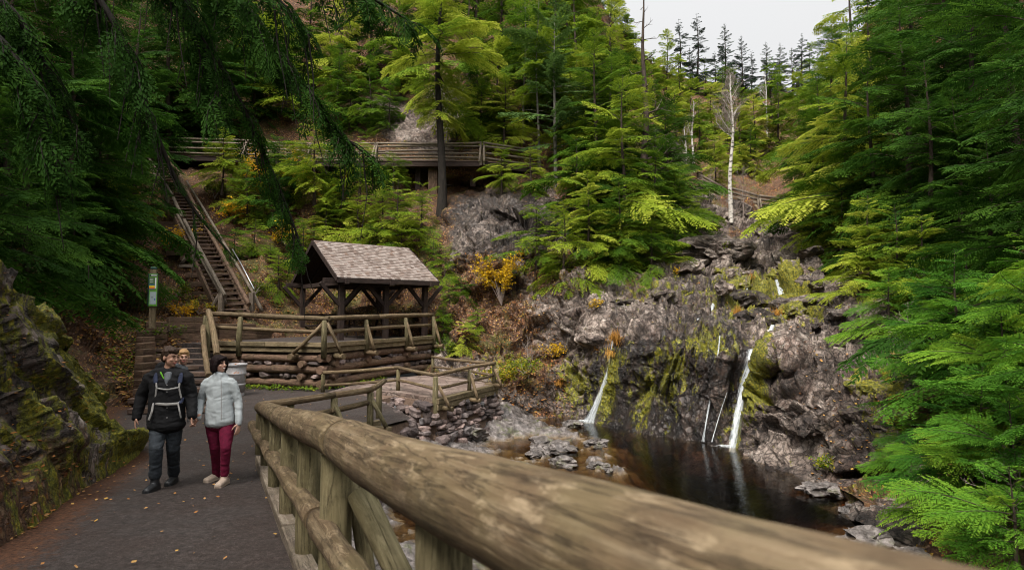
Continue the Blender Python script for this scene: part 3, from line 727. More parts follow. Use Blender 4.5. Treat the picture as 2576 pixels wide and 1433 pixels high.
# ---- lower viewing platform
PC=[(-5.15,16.1,0),(-3.25,16.05,0),(-2.03,14.85,0),(-.6,17.9,0),(-2.7,20.7,0),(-4.6,19.2,0)]
vp=thing('viewing_platform',(-2.8,17.5,0),'flagstone viewing platform edged with pale timber above the stream','platform')
mb=MB(); mb.poly([Vector(p)+Vector((0,0,.03)) for p in PC],.12); mb.build('paving',M['flag'],vp,'flat')
def off(p,dx,dy,dz): return Vector((p[0]+dx,p[1]+dy,p[2]+dz))
for k,(dz,w) in enumerate(((-.045,.2),(-.2,.17))):
    pbeam('edge_beam',M['beam'],vp,off(PC[2],.06,-.06,dz),off(PC[3],.10,.05,dz),w,.15,.012,jit=.004)
pbeam('edge_beam',M['timber'],vp,off(PC[3],.08,.05,-.05),off(PC[4],.08,.05,-.05),.16,.16)
ends=[]
for (x,y) in ((1950,1135),(2150,1072),(2318,968)):
    q=W(*Z5(x,y),{1950:14.9,2150:16.2,2318:17.6}[x])
    plog('foot_log',M['rail'],vp,q-Vector((.42,-.20,0)),q+Vector((.16,-.08,0)),.06)
pf=thing('platform_fence',(-2.8,17.5,0),'slim log rail fence around the lower flagstone viewing platform','fence')
def gp(x,y,z=0): return G(*Z5(x,y),z)
def ups(p,x,y): # point above p seen at (x,y)
    return W(*Z5(x,y),p.y)
bases={'a':G(813,986,0),'b':G(1001,984,0),'c':Vector((-2.05,14.9,0)),'d':W(*Z5(2115,985),16.4),'e':Vector((-.72,17.7,0)),'f':Vector((-2.9,20.5,0))}
tops={'a':ups(bases['a'],1062,878),'b':ups(bases['b'],1600,840),'c':ups(bases['c'],1868,895),'d':ups(bases['d'],2110,850),'e':ups(bases['e'],2285,812),'f':W(*Z5(1848,765),20.5)}
def ext(a,b,k): return b+(b-a).normalized()*k
for u,v in ('ab','bc','ce','ef'):
    plog('rail',M['rail'],pf,tops[u],ext(tops[u],tops[v],.06),.052,.05)
    dz=Vector((0,0,-.36)); plog('lower_rail',M['rail'],pf,tops[u]+dz,tops[v]+dz,.042,.04)
for u in 'abcdef':
    t=tops[u]; bz=-1.55 if u=='c' else -.1
    mb=MB(); bx=bases[u]
    if u=='c': mb.tube([(t.x+.03,t.y-.1,bz),(t.x,t.y-.06,-.1),(t.x,t.y-.04,t.z-.03)],[.085,.08,.07],16,wob=.02,chamf=.03)
    else: mb.tube([(t.x,t.y,bz),(t.x,t.y,t.z-.03)],[.06,.055],16,wob=.02,chamf=.03)
    mb.build('post',M['post'],pf)
for (x1,y1,x2,y2,Y1,Y2) in ((1888,970,1968,1122,14.9,14.75),(2122,890,2168,1062,16.4,16.1),(2290,850,2340,972,17.6,17.5)):
    plog('brace',M['rail'],pf,W(*Z5(x1,y1),Y1),W(*Z5(x2,y2),Y2),.042)
# ---- upper deck
DZ=1.25
DP=[Vector((-9.55,17.9,DZ)),Vector((-5.53,16.8,DZ)),Vector((-3.16,22.6,DZ)),Vector((-4.2,26.2,DZ+.02)),Vector((-11.2,24.6,DZ+.02)),Vector((-10.9,19.2,DZ))]
dk=thing('timber_deck',(-7,20,0),'raised deck on a crib of stacked brown logs with stone fill','deck')
mb=MB(); mb.poly(DP,.25); mb.build('surface',M['path'],dk,'flat')
def lay(a,b,o,z): return a+(b-a).normalized()*o+Vector((0,0,z))
segs=((DP[0],DP[1]),(DP[1],DP[2]))
for (a,b) in segs:
    d=(b-a).normalized(); nrm=Vector((d.y,-d.x,0))
    for k,(z,w,h) in enumerate(((.05,.2,.13),(-.10,.16,.15))):
        L=(b-a).length; cuts=[-.06,L*RNG.uniform(.42,.56),L+.06]
        for c0,c1 in zip(cuts,cuts[1:]):
            pbeam('edge_beam',M['beam'],dk,a+d*(c0+.004)+nrm*(.06-.03*k)+Vector((0,0,z)),a+d*c1+nrm*(.06-.03*k)+Vector((0,0,z)),w,h,.012,jit=.006)
for (a,b) in segs:
    d=(b-a).normalized(); nrm=Vector((d.y,-d.x,0)); L=(b-a).length
    for z in (-.34,-.68,-1.10):
        plog('crib_log',M['crib'],dk,a-d*.15+nrm*-.02+Vector((0,0,z)),b+d*.15+nrm*-.02+Vector((0,0,z)),.125,.115,seg=9,bow=.006)
rf=MB(); bk=MB()
for (a,b) in segs:
    d=(b-a).normalized(); nrm=Vector((d.y,-d.x,0)); L=(b-a).length
    bk.hexa([a-nrm*.45+Vector((0,0,-1.3)),b-nrm*.45+Vector((0,0,-1.3)),b-nrm*.8+Vector((0,0,-1.3)),a-nrm*.8+Vector((0,0,-1.3)),a-nrm*.45+Vector((0,0,-.2)),b-nrm*.45+Vector((0,0,-.2)),b-nrm*.8+Vector((0,0,-.2)),a-nrm*.8+Vector((0,0,-.2))],.3)
    for z in (-.51,-.88):
        x=.1
        while x<L-.2:
            l=RNG.uniform(.18,.45)
            if RNG.random()<.85: stone(rf,a+d*(x+l/2)-nrm*RNG.uniform(.03,.16)+Vector((0,0,z)),d,nrm,l,RNG.uniform(.12,.2),.34)
            x+=l
rf.build('stone_fill',M['stone'],dk,'flat',.01); bk.build('earth_fill',M['mortar'],dk,'flat')
for (x,y,si,z) in ((475,792,0,-.51),(940,815,0,-.51),(1130,812,1,-.51),(1370,790,1,-.51),(1650,762,1,-.51),(930,902,0,-.89),(1130,897,1,-.89),(1650,905,1,-.89)):
    a,b=segs[si]; d=(b-a).normalized(); nrm=Vector((d.y,-d.x,0))
    # point on the wall plane at that x
    px_,_=Z5(x,y); k=(px_-CX)/F
    # a.x+d.x t = k*(a.y+d.y t)
    t=(k*a.y-a.x)/(d.x-k*d.y); p=a+d*t; p.z=DZ+z
    plog('tie_log',M['crib'],dk,p-nrm*.8,p+nrm*RNG.uniform(.16,.24),.105,.10,wob=.02)
df=thing('deck_fence',(-7,19,DZ),'log rail fence with braced posts around the raised deck','fence')
dpost={}
def ondeck(x):
    px_,_=Z5(x,600); k=(px_-CX)/F
    best=None
    for (a,b) in segs:
        d=(b-a).normalized(); t=(k*a.y-a.x)/(d.x-k*d.y)
        if -.3<=t<=(b-a).length+.3: best=(a+d*t,Vector((d.y,-d.x,0)),d)
        if best: return best
for key,x,yt in (('l',262,457),('p1',487,466),('c',1080,490),('p2',1355,486),('p3',1640,474),('r',1838,464)):
    if key=='l': p,n_,d_=DP[0].copy(),Vector((-.26,-.96,0)),None
    elif key=='c': p,n_=DP[1].copy(),Vector((.3,-.9,0))
    else:
        r_=ondeck(x); p,n_=r_[0],r_[1]
    dpost[key]=(p,W(*Z5(x,yt),p.y),n_)
order=['l','p1','c','p2','p3','r']
runs=[('l','c'),('c','r')]
for u,v in runs:
    a=dpost[u][1]; b=dpost[v][1]; m_=a.lerp(b,.42)
    plog('rail',M['rail'],df,a-(b-a).normalized()*.05,m_,.075,.08); plog('rail',M['rail'],df,m_,b+(b-a).normalized()*.12,.08,.072)
    dz=Vector((0,0,-.40)); plog('lower_rail',M['rail'],df,a+dz,b+dz,.062,.058)
br=dpost['r'][1]; bk_=Vector((-4.6,26.0,2.2))
plog('rail',M['rail'],df,br,bk_,.07); plog('lower_rail',M['rail'],df,br-Vector((0,0,.4)),bk_-Vector((0,0,.4)),.055)
for key in order:
    p,t,n_=dpost[key]; q=p+n_*.13
    mb=MB(); mb.tube([(q.x,q.y,DZ-.33),(q.x,q.y,DZ+.3),(q.x-n_.x*.05,q.y-n_.y*.05,t.z-.05)],[.085,.08,.075],16,wob=.02,chamf=.03); mb.build('post',M['post'],df)
def footed(p,t,n_,side,along):
    a=t+Vector((0,0,-.12))+n_*.08; b=p+n_*side+along+Vector((0,0,-.22))
    plog('brace',M['rail'],df,a,b,.055)
    plog('foot_log',M['rail'],df,b-n_*.35+Vector((0,0,-.07)),b+n_*.12+Vector((0,0,-.07)),.085)
p,t,n_=dpost['c']; footed(p,t,Vector((-.26,-.96,0)),.25,Vector((-.85,.2,0))); footed(p,t,Vector((.75,-.6,0)),.25,Vector((.32,.2,0)))
for k in ('p2','p3','r'):
    p,t,n_=dpost[k]; footed(p,t,n_,.42,Vector((0,0,0)))
# rails beside the steps
pl=dpost['l'][0]
def pw(x,y,Y): return W(*Z5(x,y),Y)
for (a,b,r) in (((240,435,17.7),(300,752,15.3),.085),((202,548,17.6),(243,900,14.8),.075)):
    plog('stair_rail',M['rail'],df,pw(*a),pw(*b),r)
for (x,Y,zt) in ((235,17.5,2.0),(290,15.5,1.0)):
    q=pw(x,600,Y); mb=MB(); mb.tube([(q.x,q.y,.0),(q.x,q.y,zt)],[.085,.08],14,wob=.02,chamf=.03); mb.build('post',M['post'],df)
# ---- log steps up to the deck
stp=thing('timber_steps',(-9,15,0),'broad brown timber steps climbing from the path to the deck','steps')
sx0=[(12.3,-8.35),(14,-9.15),(17,-10.9),(19,-12.1)]
ns=10
for k in range(ns):
    Y=12.6+k*.66; zt=.125*(k+1)
    xl_=Wn(np.array(368+4*min(k,4)),np.array(900.),Y)[0]; xr_=Wn(np.array([515.]),np.array([900.]),Y)[0][0]
    if k<2: xl_=Wn(np.array(322.),np.array(900.),Y)[0]
    y2=Y+.12*k*.4
    mb=MB(); mb.beam((xl_,Y+.10,zt-.055),(xr_+.1,y2+.1+.2,zt-.055),.2,.11,jit=.006); 
    mb.build('tread',M['tread'],stp,'flat',.012)
    mb=MB(); mb.beam((xl_,Y+.16,zt-.115),(xr_+.1,y2+.16+.2,zt-.115),.16,.11,jit=.006); mb.build('riser',M['timber'],stp,'flat',.01)
    mb=MB(); mb.hexa([(xl_,Y+.2,-.1),(xr_,Y+.35,-.1),(xr_,Y+1.2,-.1),(xl_,Y+1.2,-.1),(xl_,Y+.2,zt-.02),(xr_,Y+.35,zt-.02),(xr_,Y+1.2,zt-.02),(xl_,Y+1.2,zt-.02)],.5); mb.build('step_fill',M['path'],stp,'flat')
# stepped timber wall on the left of the steps
tw=thing('timber_retaining_wall',(-11,18,0),'stepped retaining wall of stacked sawn timbers beside the steps','wall')
for k in range(9):
    Y=13.6+k*.52; x=float(Wn(np.array(365.-k*.3),np.array(900.),Y)[0]); zt=.42+k*.155
    for j in range(max(1,min(4,k+2))):
        pbeam('timber',M['timber'],tw,(x-.16,Y,zt-.155*j-.07),(x-.12,Y+.52,zt-.155*j-.07),.24,.15,.012,jit=.006)
def wall_run(a,b,ztop,n,mat):
    for j in range(n):
        pbeam('timber',mat,tw,Vector((a[0],a[1],ztop-.185*j-.09)),Vector((b[0],b[1],ztop-.185*j-.09)),.2,.178,.014,jit=.01)
q0=W(366,815,18.3); q1=W(420,812,18.7); q2=W(418,800,19.3); q3=W(545,806,20.1); q4=W(640,812,21.5)
wall_run((q0.x,q0.y),(q1.x,q1.y),1.95,5,M['timber']); wall_run((q1.x-.1,q1.y+.2),(q3.x,q3.y),2.1,6,M['timber'])
wall_run((q3.x,q3.y+.1),(q4.x,q4.y),1.85,4,M['timber'])
wall_run((q4.x,q4.y),(-9.6,23.6),1.6,2,M['timber'])
# ---- park signpost
sp_=W(383,800,17.7); sg=thing('signpost',(sp_.x,sp_.y,1.75),'green trail signpost with colour bars on a squared wooden post beside the timber wall','signpost')
rz=.42
mb=MB(); mb.box((sp_.x,sp_.y,1.75+.92),(.17,.17,1.84),rz); mb.build('post',M['beam'],sg,'flat',.012)
mb=MB(); mb.box((sp_.x,sp_.y,3.63),(.172,.172,.07),rz); mb.build('cap',flat_mat('cap_green',(.02,.07,.055),.5),sg,'flat',.02)
Rz=Matrix.Rotation(rz,3,'Z')
def sgp(x,y,z): v=Rz@Vector((x,y,0)); return (sp_.x+v.x,sp_.y+v.y,z)
GRD=flat_mat('sign_dark_green',(.010,.035,.028),.45); GRN=flat_mat('sign_green',(.10,.27,.035),.45)
mb=MB(); mb.box(sgp(0,0,2.95),(.25,.25,1.02),rz); mb.build('sleeve',GRD,sg,'flat',.01)
mb=MB(); mb.box(sgp(.02,-.128,2.95),(.22,.012,1.0),rz); pn=mb.build('panel',GRN,sg,'flat',.003)
def bar(x,z,w,h,col,nm,yy=-.137):
    mt=M.get(nm) or M.setdefault(nm,flat_mat(nm,col,.5,var=.05)); mb=MB(); mb.box(sgp(x,yy,z),(w,.007,h),rz)
    o=mb.build(nm,mt,pn,'flat'); off_=Vector(pn.location); 
    return o
def child_fix(o,parent): pass
# panel graphics are pieces of the panel, coordinates are already relative to the sign
_old=MB.build
def bar(x,z,w,h,col,nm,yy=-.1365):
    mt=M.get(nm) or M.setdefault(nm,flat_mat(nm,col,.5,var=.05)); mb=MB(); mb.box(sgp(x,yy,z),(w,.006,h),rz)
    me=mb.build(nm,mt,None,'flat'); 
    for v in me.data.vertices: v.co-=Vector(sg.location)
    me.parent=pn; return me
bar(.02,3.40,.20,.07,(.03,.05,.03),'header'); bar(.03,3.40,.15,.03,(.55,.58,.55),'header_text',-.1405)
bar(-.015,3.24,.15,.2,(.07,.13,.05),'trail_list'); 
for z in (3.30,3.25,3.20): bar(-.03,z,.09,.012,(.6,.65,.6),'list_text',-.1405)
bar(-.015,3.11,.15,.045,(.03,.10,.16),'blue_bar'); bar(-.015,3.065,.15,.04,(.75,.62,.03),'yellow_bar'); bar(-.015,3.022,.15,.04,(.80,.22,.02),'orange_bar'); bar(-.015,2.975,.15,.04,(.12,.12,.15),'grey_bar')
bar(.08,3.16,.035,.33,(.65,.68,.66),'white_strip'); bar(.02,2.70,.17,.38,(.30,.36,.38),'map_plate'); bar(0,2.72,.05,.02,(.08,.1,.1),'map_mark',-.1405); bar(.07,2.66,.03,.05,(.05,.15,.3),'map_lake',-.1405)
# ---- metal litter barrel
cx=float(Wn(np.array(594.),np.array(950.),15.5)[0]); can=thing('trash_can',(cx,15.5,0),'galvanised metal drum with rust stains standing before the log crib','trash can')
def can_mat():
    t=NT('galvanised'); c=t.coord('Object'); n=t.noise(c,5,6,.7); n2=t.noise(c,16,5,.7)
    col=t.ramp(n2,[(.3,(.34,.33,.33)),(.7,(.50,.49,.50))]); col=t.mix(t.ramp(n,[(.58,0),(.64,1)]),col,(.36,.13,.03))
    t.p.inputs['Metallic'].default_value=.25
    return t.fin(col,.5,t.bump(n2,.2,.01),.5)
M['can']=can_mat()
prof=[(.205,.0),(.215,.03),(.21,.05),(.225,.28),(.243,.30),(.243,.325),(.23,.34),(.24,.57),(.258,.59),(.258,.615),(.245,.63),(.252,.78),(.252,.80),(.275,.815),(.275,.85),(.262,.855),(.25,.84),(.246,.7),(.22,.1),(.0,.09)]
mb=MB(); n=36
for i,(r,z) in enumerate(prof):
    for k in range(n):
        th=2*math.pi*k/n; mb.v.append(Vector((cx+r*math.cos(th),15.5+r*math.sin(th),z))); mb.t.append(.5)
for i in range(len(prof)-1):
    for k in range(n):
        k2=(k+1)%n; mb.f.append((i*n+k,i*n+k2,(i+1)*n+k2,(i+1)*n+k)); mb.uv+=[(0,0)]*4
mb.build('drum',M['can'],can)
def torus(name,mat,parent,c,R,r,n=32,m=8):
    mb=MB()
    for i in range(n):
        a=2*math.pi*i/n
        for j in range(m):
            b=2*math.pi*j/m; mb.v.append(Vector((c[0]+(R+r*math.cos(b))*math.cos(a),c[1]+(R+r*math.cos(b))*math.sin(a),c[2]+r*math.sin(b)))); mb.t.append(.5)
    for i in range(n):
        for j in range(m):
            i2=(i+1)%n;j2=(j+1)%m; mb.f.append((i*m+j,i2*m+j,i2*m+j2,i*m+j2)); mb.uv+=[(0,0)]*4
    return mb.build(name,mat,parent)
torus('rim',M['can'],can,(cx,15.5,.85),.268,.014)
# ---- picnic shelter
SA=Vector((-6.14,20.3,0)); SB=Vector((-3.02,22.75,0)); sd_=(SB-SA).normalized(); sn=Vector((-sd_.y,sd_.x,0))
shl=thing('picnic_shelter',(-5.5,22,DZ),'open timber shelter with dark posts and a weathered shingle roof on the deck','shelter')
HD=2.6; ze=3.53; zr=5.10
def SP(u,v,z): return SA+sd_*u+sn*v+Vector((0,0,z))
LS=(SB-SA).length
# roof board deck
for side in (0,1):
    def q(u,v,dz):
        vv=v if side==0 else 2*HD-v
        return SP(u,vv,ze+(zr-ze)*(v/HD)+dz)
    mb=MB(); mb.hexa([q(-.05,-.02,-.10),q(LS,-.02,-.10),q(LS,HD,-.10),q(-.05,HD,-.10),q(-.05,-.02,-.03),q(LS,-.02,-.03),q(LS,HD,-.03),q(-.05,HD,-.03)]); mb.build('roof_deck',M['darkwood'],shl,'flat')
    mb=MB(); rows=21; ex=math.hypot(HD,zr-ze)/rows
    for r_ in range(rows):
        v0=HD*r_/rows-.035; v1=v0+HD/rows*1.9; u=-.12-RNG.random()*.1
        while u<LS+.05:
            w=RNG.uniform(.09,.18); t0=RNG.uniform(.014,.026); j=RNG.uniform(-.012,.012)
            u1=min(u+w-.006,LS+.09); u0=max(u,-.13)
            if u1-u0>.02:
                v1c=min(v1,HD+.03)
                mb.hexa([q(u0,v0+j,-.005+.0),q(u1,v0+j,-.005),q(u1,v1c,-.03),q(u0,v1c,-.03),q(u0,v0+j,t0+.012),q(u1,v0+j,t0+.012),q(u1,v1c,-.012),q(u0,v1c,-.012)])
            u+=w
    mb.build('shingles',M['shingle'],shl,'flat')
    mb=MB(); mb.beam(q(-.13,-.05,-.09),q(LS+.09,-.05,-.09),.04,.16); mb.build('fascia',M['darkwood'],shl,'flat',.006)
    for uu in (-.13,LS+.09):
        mb=MB(); mb.beam(q(uu,-.05,-.07),q(uu,HD,-.07),.045,.17); mb.build('barge_board',M['darkwood'],shl,'flat',.006)
    for k in range(8):
        uu=.1+(LS-.2)*k/7; mb=MB(); mb.beam(q(uu,.02,-.16),q(uu,HD,-.16),.06,.11); mb.build('rafter',M['darkwood'],shl,'flat')
for v in (.45,2*HD-.45):
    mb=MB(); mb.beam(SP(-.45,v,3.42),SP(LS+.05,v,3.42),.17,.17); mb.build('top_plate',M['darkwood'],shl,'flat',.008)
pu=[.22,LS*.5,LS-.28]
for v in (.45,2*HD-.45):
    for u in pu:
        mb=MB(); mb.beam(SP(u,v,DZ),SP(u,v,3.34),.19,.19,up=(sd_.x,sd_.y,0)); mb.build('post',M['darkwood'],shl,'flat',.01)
        for s_ in (-1,1):
            if 0<=u+s_*.2: 
                mb=MB(); mb.beam(SP(u+s_*.08,v,2.55),SP(u+s_*.78,v,3.34),.13,.13,up=(sn.x,sn.y,0)); mb.build('knee_brace',M['darkwood'],shl,'flat',.008)
for u in pu:
    mb=MB(); mb.beam(SP(u,-.15,3.36),SP(u,2*HD+.15,3.36),.15,.16); mb.build('tie_beam',M['darkwood'],shl,'flat',.008)
mb=MB(); mb.beam(SP(.3,2*HD-.62,1.72),SP(LS-.3,2*HD-.62,1.72),.42,.06); mb.build('bench_seat',M['darkwood'],shl,'flat',.006)
mb=MB(); mb.beam(SP(.3,2*HD-.36,2.15),SP(LS-.3,2*HD-.36,2.15),.06,.12); mb.build('bench_back',M['darkwood'],shl,'flat',.006)
mb=MB(); mb.beam(SP(LS-.28,.6,1.72),SP(LS-.28,2*HD-.6,1.72),.36,.06); mb.build('bench_seat',M['darkwood'],shl,'flat',.006)
# picnic table inside
pt=thing('picnic_table',(SP(2,2.2,DZ).x,SP(2,2.2,DZ).y,DZ),'dark wooden picnic table under the shelter roof','table')
for v in (-.3,-.1,.1,.3): pbeam('table_board',M['darkwood'],pt,SP(1.1,2.3+v,DZ+.74),SP(2.9,2.3+v,DZ+.74),.18,.045)
for v in (-.72,.72): pbeam('bench_board',M['darkwood'],pt,SP(1.1,2.3+v,DZ+.44),SP(2.9,2.3+v,DZ+.44),.26,.045)
for u in (1.4,2.6):
    for s_ in (-1,1): pbeam('leg',M['darkwood'],pt,SP(u,2.3+s_*.2,DZ+.72),SP(u,2.3+s_*.55,DZ),.04,.10)
    pbeam('cross_bar',M['darkwood'],pt,SP(u+.05,2.3-.72,DZ+.40),SP(u+.05,2.3+.72,DZ+.40),.04,.10)
# ---- long staircase up the hillside
def ZS(x,y): return ((500+x/1.791)*.6289,(500+y/1.791)*.6289)
sl0=W(553,782,22.3); sr0=W(628,782,22.6); sl1=W(373,392,34.0); sr1=W(430,392,34.3)
stc=thing('hillside_staircase',(sl0.x,sl0.y,sl0.z),'long steep wooden staircase with log handrails climbing the leafy slope','staircase')
nt_=44
for k in range(nt_):
    t=(k+.3)/nt_; a=sl0.lerp(sl1,t); b=sr0.lerp(sr1,t)
    pbeam('tread',M['tread'],stc,a,b,.27,.055,.006,jit=.004)
up=Vector((0,0,1))
for (a,b,dz,r,nm,mt) in ((sl0,sl1,-.16,.10,'stringer','timber'),(sr0,sr1,-.16,.10,'stringer','timber')):
    mb=MB(); mb.beam(a+up*dz-Vector((0,.1,0)),b+up*dz,.10,.28); mb.build(nm,M[mt],stc,'flat')
def slope_rail(a0,a1,px0,px1,r,mat,nm='handrail'):
    plog(nm,M[mat],stc,W(*px0),W(*px1),r,r*.92,seg=14,bow=.003)
slope_rail(0,0,(*ZS(718,1225),22.2),(*ZS(425,680),26.6),.082,'grey'); slope_rail(0,0,(*ZS(340,505),28.4),(*ZS(150,203),33.6),.078,'grey')
slope_rail(0,0,(*ZS(412,660),27.0),(*ZS(345,520),28.3),.078,'grey')
slope_rail(0,0,(*ZS(722,1275),22.4),(*ZS(375,640),27.2),.062,'grey'); slope_rail(0,0,(*ZS(300,500),28.6),(*ZS(160,265),33.5),.06,'grey')
slope_rail(0,0,(*ZS(888,1285),22.3),(*ZS(600,760),26.6),.085,'crib'); slope_rail(0,0,(*ZS(600,760),26.6),(*ZS(240,110),34.5),.085,'crib')
slope_rail(0,0,(*ZS(925,1215),23.6),(*ZS(700,830),26.8),.06,'grey'); slope_rail(0,0,(*ZS(700,830),26.8),(*ZS(440,400),31.5),.06,'grey')
for (x,y1,y2,Y) in ((688,1205,1335,22.2),(498,860,1040,25.0),(908,1200,1335,23.0),(145,250,360,33.4),(300,500,600,29)):
    mb=MB(); mb.beam(W(*ZS(x,y2),Y),W(*ZS(x,y1),Y),.17,.17,up=(0,1,0)); mb.build('newel_post',M['grey'],stc,'flat',.01)
for (x1,y1,x2,y2,Y) in ((675,1215,618,1325,22.2),(487,885,400,1000,25.0),(920,1215,985,1335,23.2),(140,260,90,340,33.4)):
    plog('brace',M['grey'],stc,W(*ZS(x1,y1),Y),W(*ZS(x2,y2),Y),.075)
pbeam('outrigger',M['grey'],stc,W(*ZS(390,1008),25),W(*ZS(520,1012),25),.12,.12)
for k in range(7):
    t=.02+k*.045; a=sl0.lerp(sl1,t)
    pbeam('crib_timber',M['timber'],stc,a+Vector((-.75+k*.04,.05,-.32)),a+Vector((1.2,.05,-.32)),.2,.2,.01,jit=.01)
for k in range(7):
    t=.34+k*.03; a=sl0.lerp(sl1,t)
    pbeam('crib_timber',M['timber'],stc,a+Vector((-1.0,.05,-.5)),a+Vector((1.2,.05,-.5)),.22,.22,.01,jit=.01)
# metal pipe rail on the right of the stairs
mb=MB(); mb.tube([W(*ZS(770,890),26.0),W(*ZS(835,1000),25),W(*ZS(925,1175),23.4)],.025,8); mb.build('pipe_rail',flat_mat('steel_pipe',(.45,.47,.5),.35,.8),stc)
# ---- upper boardwalk
def walkway(name,label,deck,w,rails,loc_i=0,support=None,group=None,lowr=(.16,.42,.78,.98),r=.06):
    o=thing(name,deck[loc_i],label,'walkway' if 'bridge' not in name else 'footbridge',group)
    for i in range(len(deck)-1):
        a,b=deck[i],deck[i+1]; d=(b-a).normalized(); n_=Vector((d.y,-d.x,0)).normalized()
        if n_.y>0: n_=-n_
        mb=MB(); L=(b-a).length; k=int(L/.22)
        for j in range(k):
            c=a+d*(L*(j+.5)/k); mb.beam(c+n_*w/2,c-n_*w/2,L/k-.012,.05,up=(0,0,1))
        mb.build('decking',M['tread'],o,'flat')
        for s_ in (-1,1): pbeam('joist',M['darkwood'],o,a+n_*s_*(w/2-.1)-up*.17,b+n_*s_*(w/2-.1)-up*.17,.14,.26)
        for s_ in (1,-1):
            for h in (lowr if s_>0 else (.5,1.0)):
                plog('rail',M['grey'],o,a+n_*s_*w/2+up*h-d*.05,b+n_*s_*w/2+up*h+d*.05,r,r*.9,n=10,seg=5)
            nn=max(1,int(L/3.0))
            for j in range(nn+1):
                c=a+d*(L*j/nn)+n_*s_*(w/2)
                mb=MB(); mb.beam(c-up*.25,c+up*.95,.11,.11,up=(0,1,0)); mb.build('post',M['grey'],o,'flat')
                if s_>0:
                    c2=c+n_*.45; plog('brace',M['grey'],o,c+up*.8+n_*.05,c2-up*.2,.06,n=8,seg=3)
    return o
wk=[W(438,398,34.3),W(640,404,33.5),W(800,414,32.6),W(960,414,31.6),W(1215,414,31.0),W(1350,432,31.3)]
ub=walkway('upper_boardwalk','high log railed boardwalk crossing the wooded cliff above the shelter',wk,1.6,None)
for (x,y0,y1,Y,w) in ((1090,424,560,31.2,.5),(1052,424,500,31.5,.3),(840,420,520,32.5,.35),(1190,424,470,31.4,.3),(700,412,470,33.2,.3)):
    mb=MB(); mb.beam(W(x,y1,Y),W(x,y0,Y),w,w,up=(0,1,0)); mb.build('pier',M['darkwood'] if w<.5 else M['crib'],ub,'flat',.02)
fb_=[W(*ZB(60,250),41),W(*ZB(430,335),40),W(*ZB(640,455),39),W(*ZB(870,520),38.5),W(*ZB(1150,560),38.2)]
fb=walkway('log_footbridge','distant log footbridge spanning the top of the cascade',fb_,1.8,None,lowr=(.2,.5,.8,1.05),r=.085)
for (x,y) in ((872,560),(975,578)):
    q=W(*ZB(x,y),38.1); mb=MB(); mb.box(q,(.55,.6,.45),.2); mb.build('bearing_block',M['beam'],fb,'flat',.01)
for (a,b) in (((860,450),(905,520)),((1005,470),(1040,545)),((530,370),(660,475)),((730,430),(780,500))):
    plog('brace',M['beam'],fb,W(*ZB(*a),37.4),W(*ZB(*b),37.2),.09,n=8,seg=3)
# a fallen pale log on the far slope
fl=thing('fallen_log',W(1700,425,38),'pale weathered log lying across the far slope by the birches','log')
plog('trunk',M['grey'],fl,W(1678,424,37.5),W(1745,421,38.6),.28,.24,n=16)
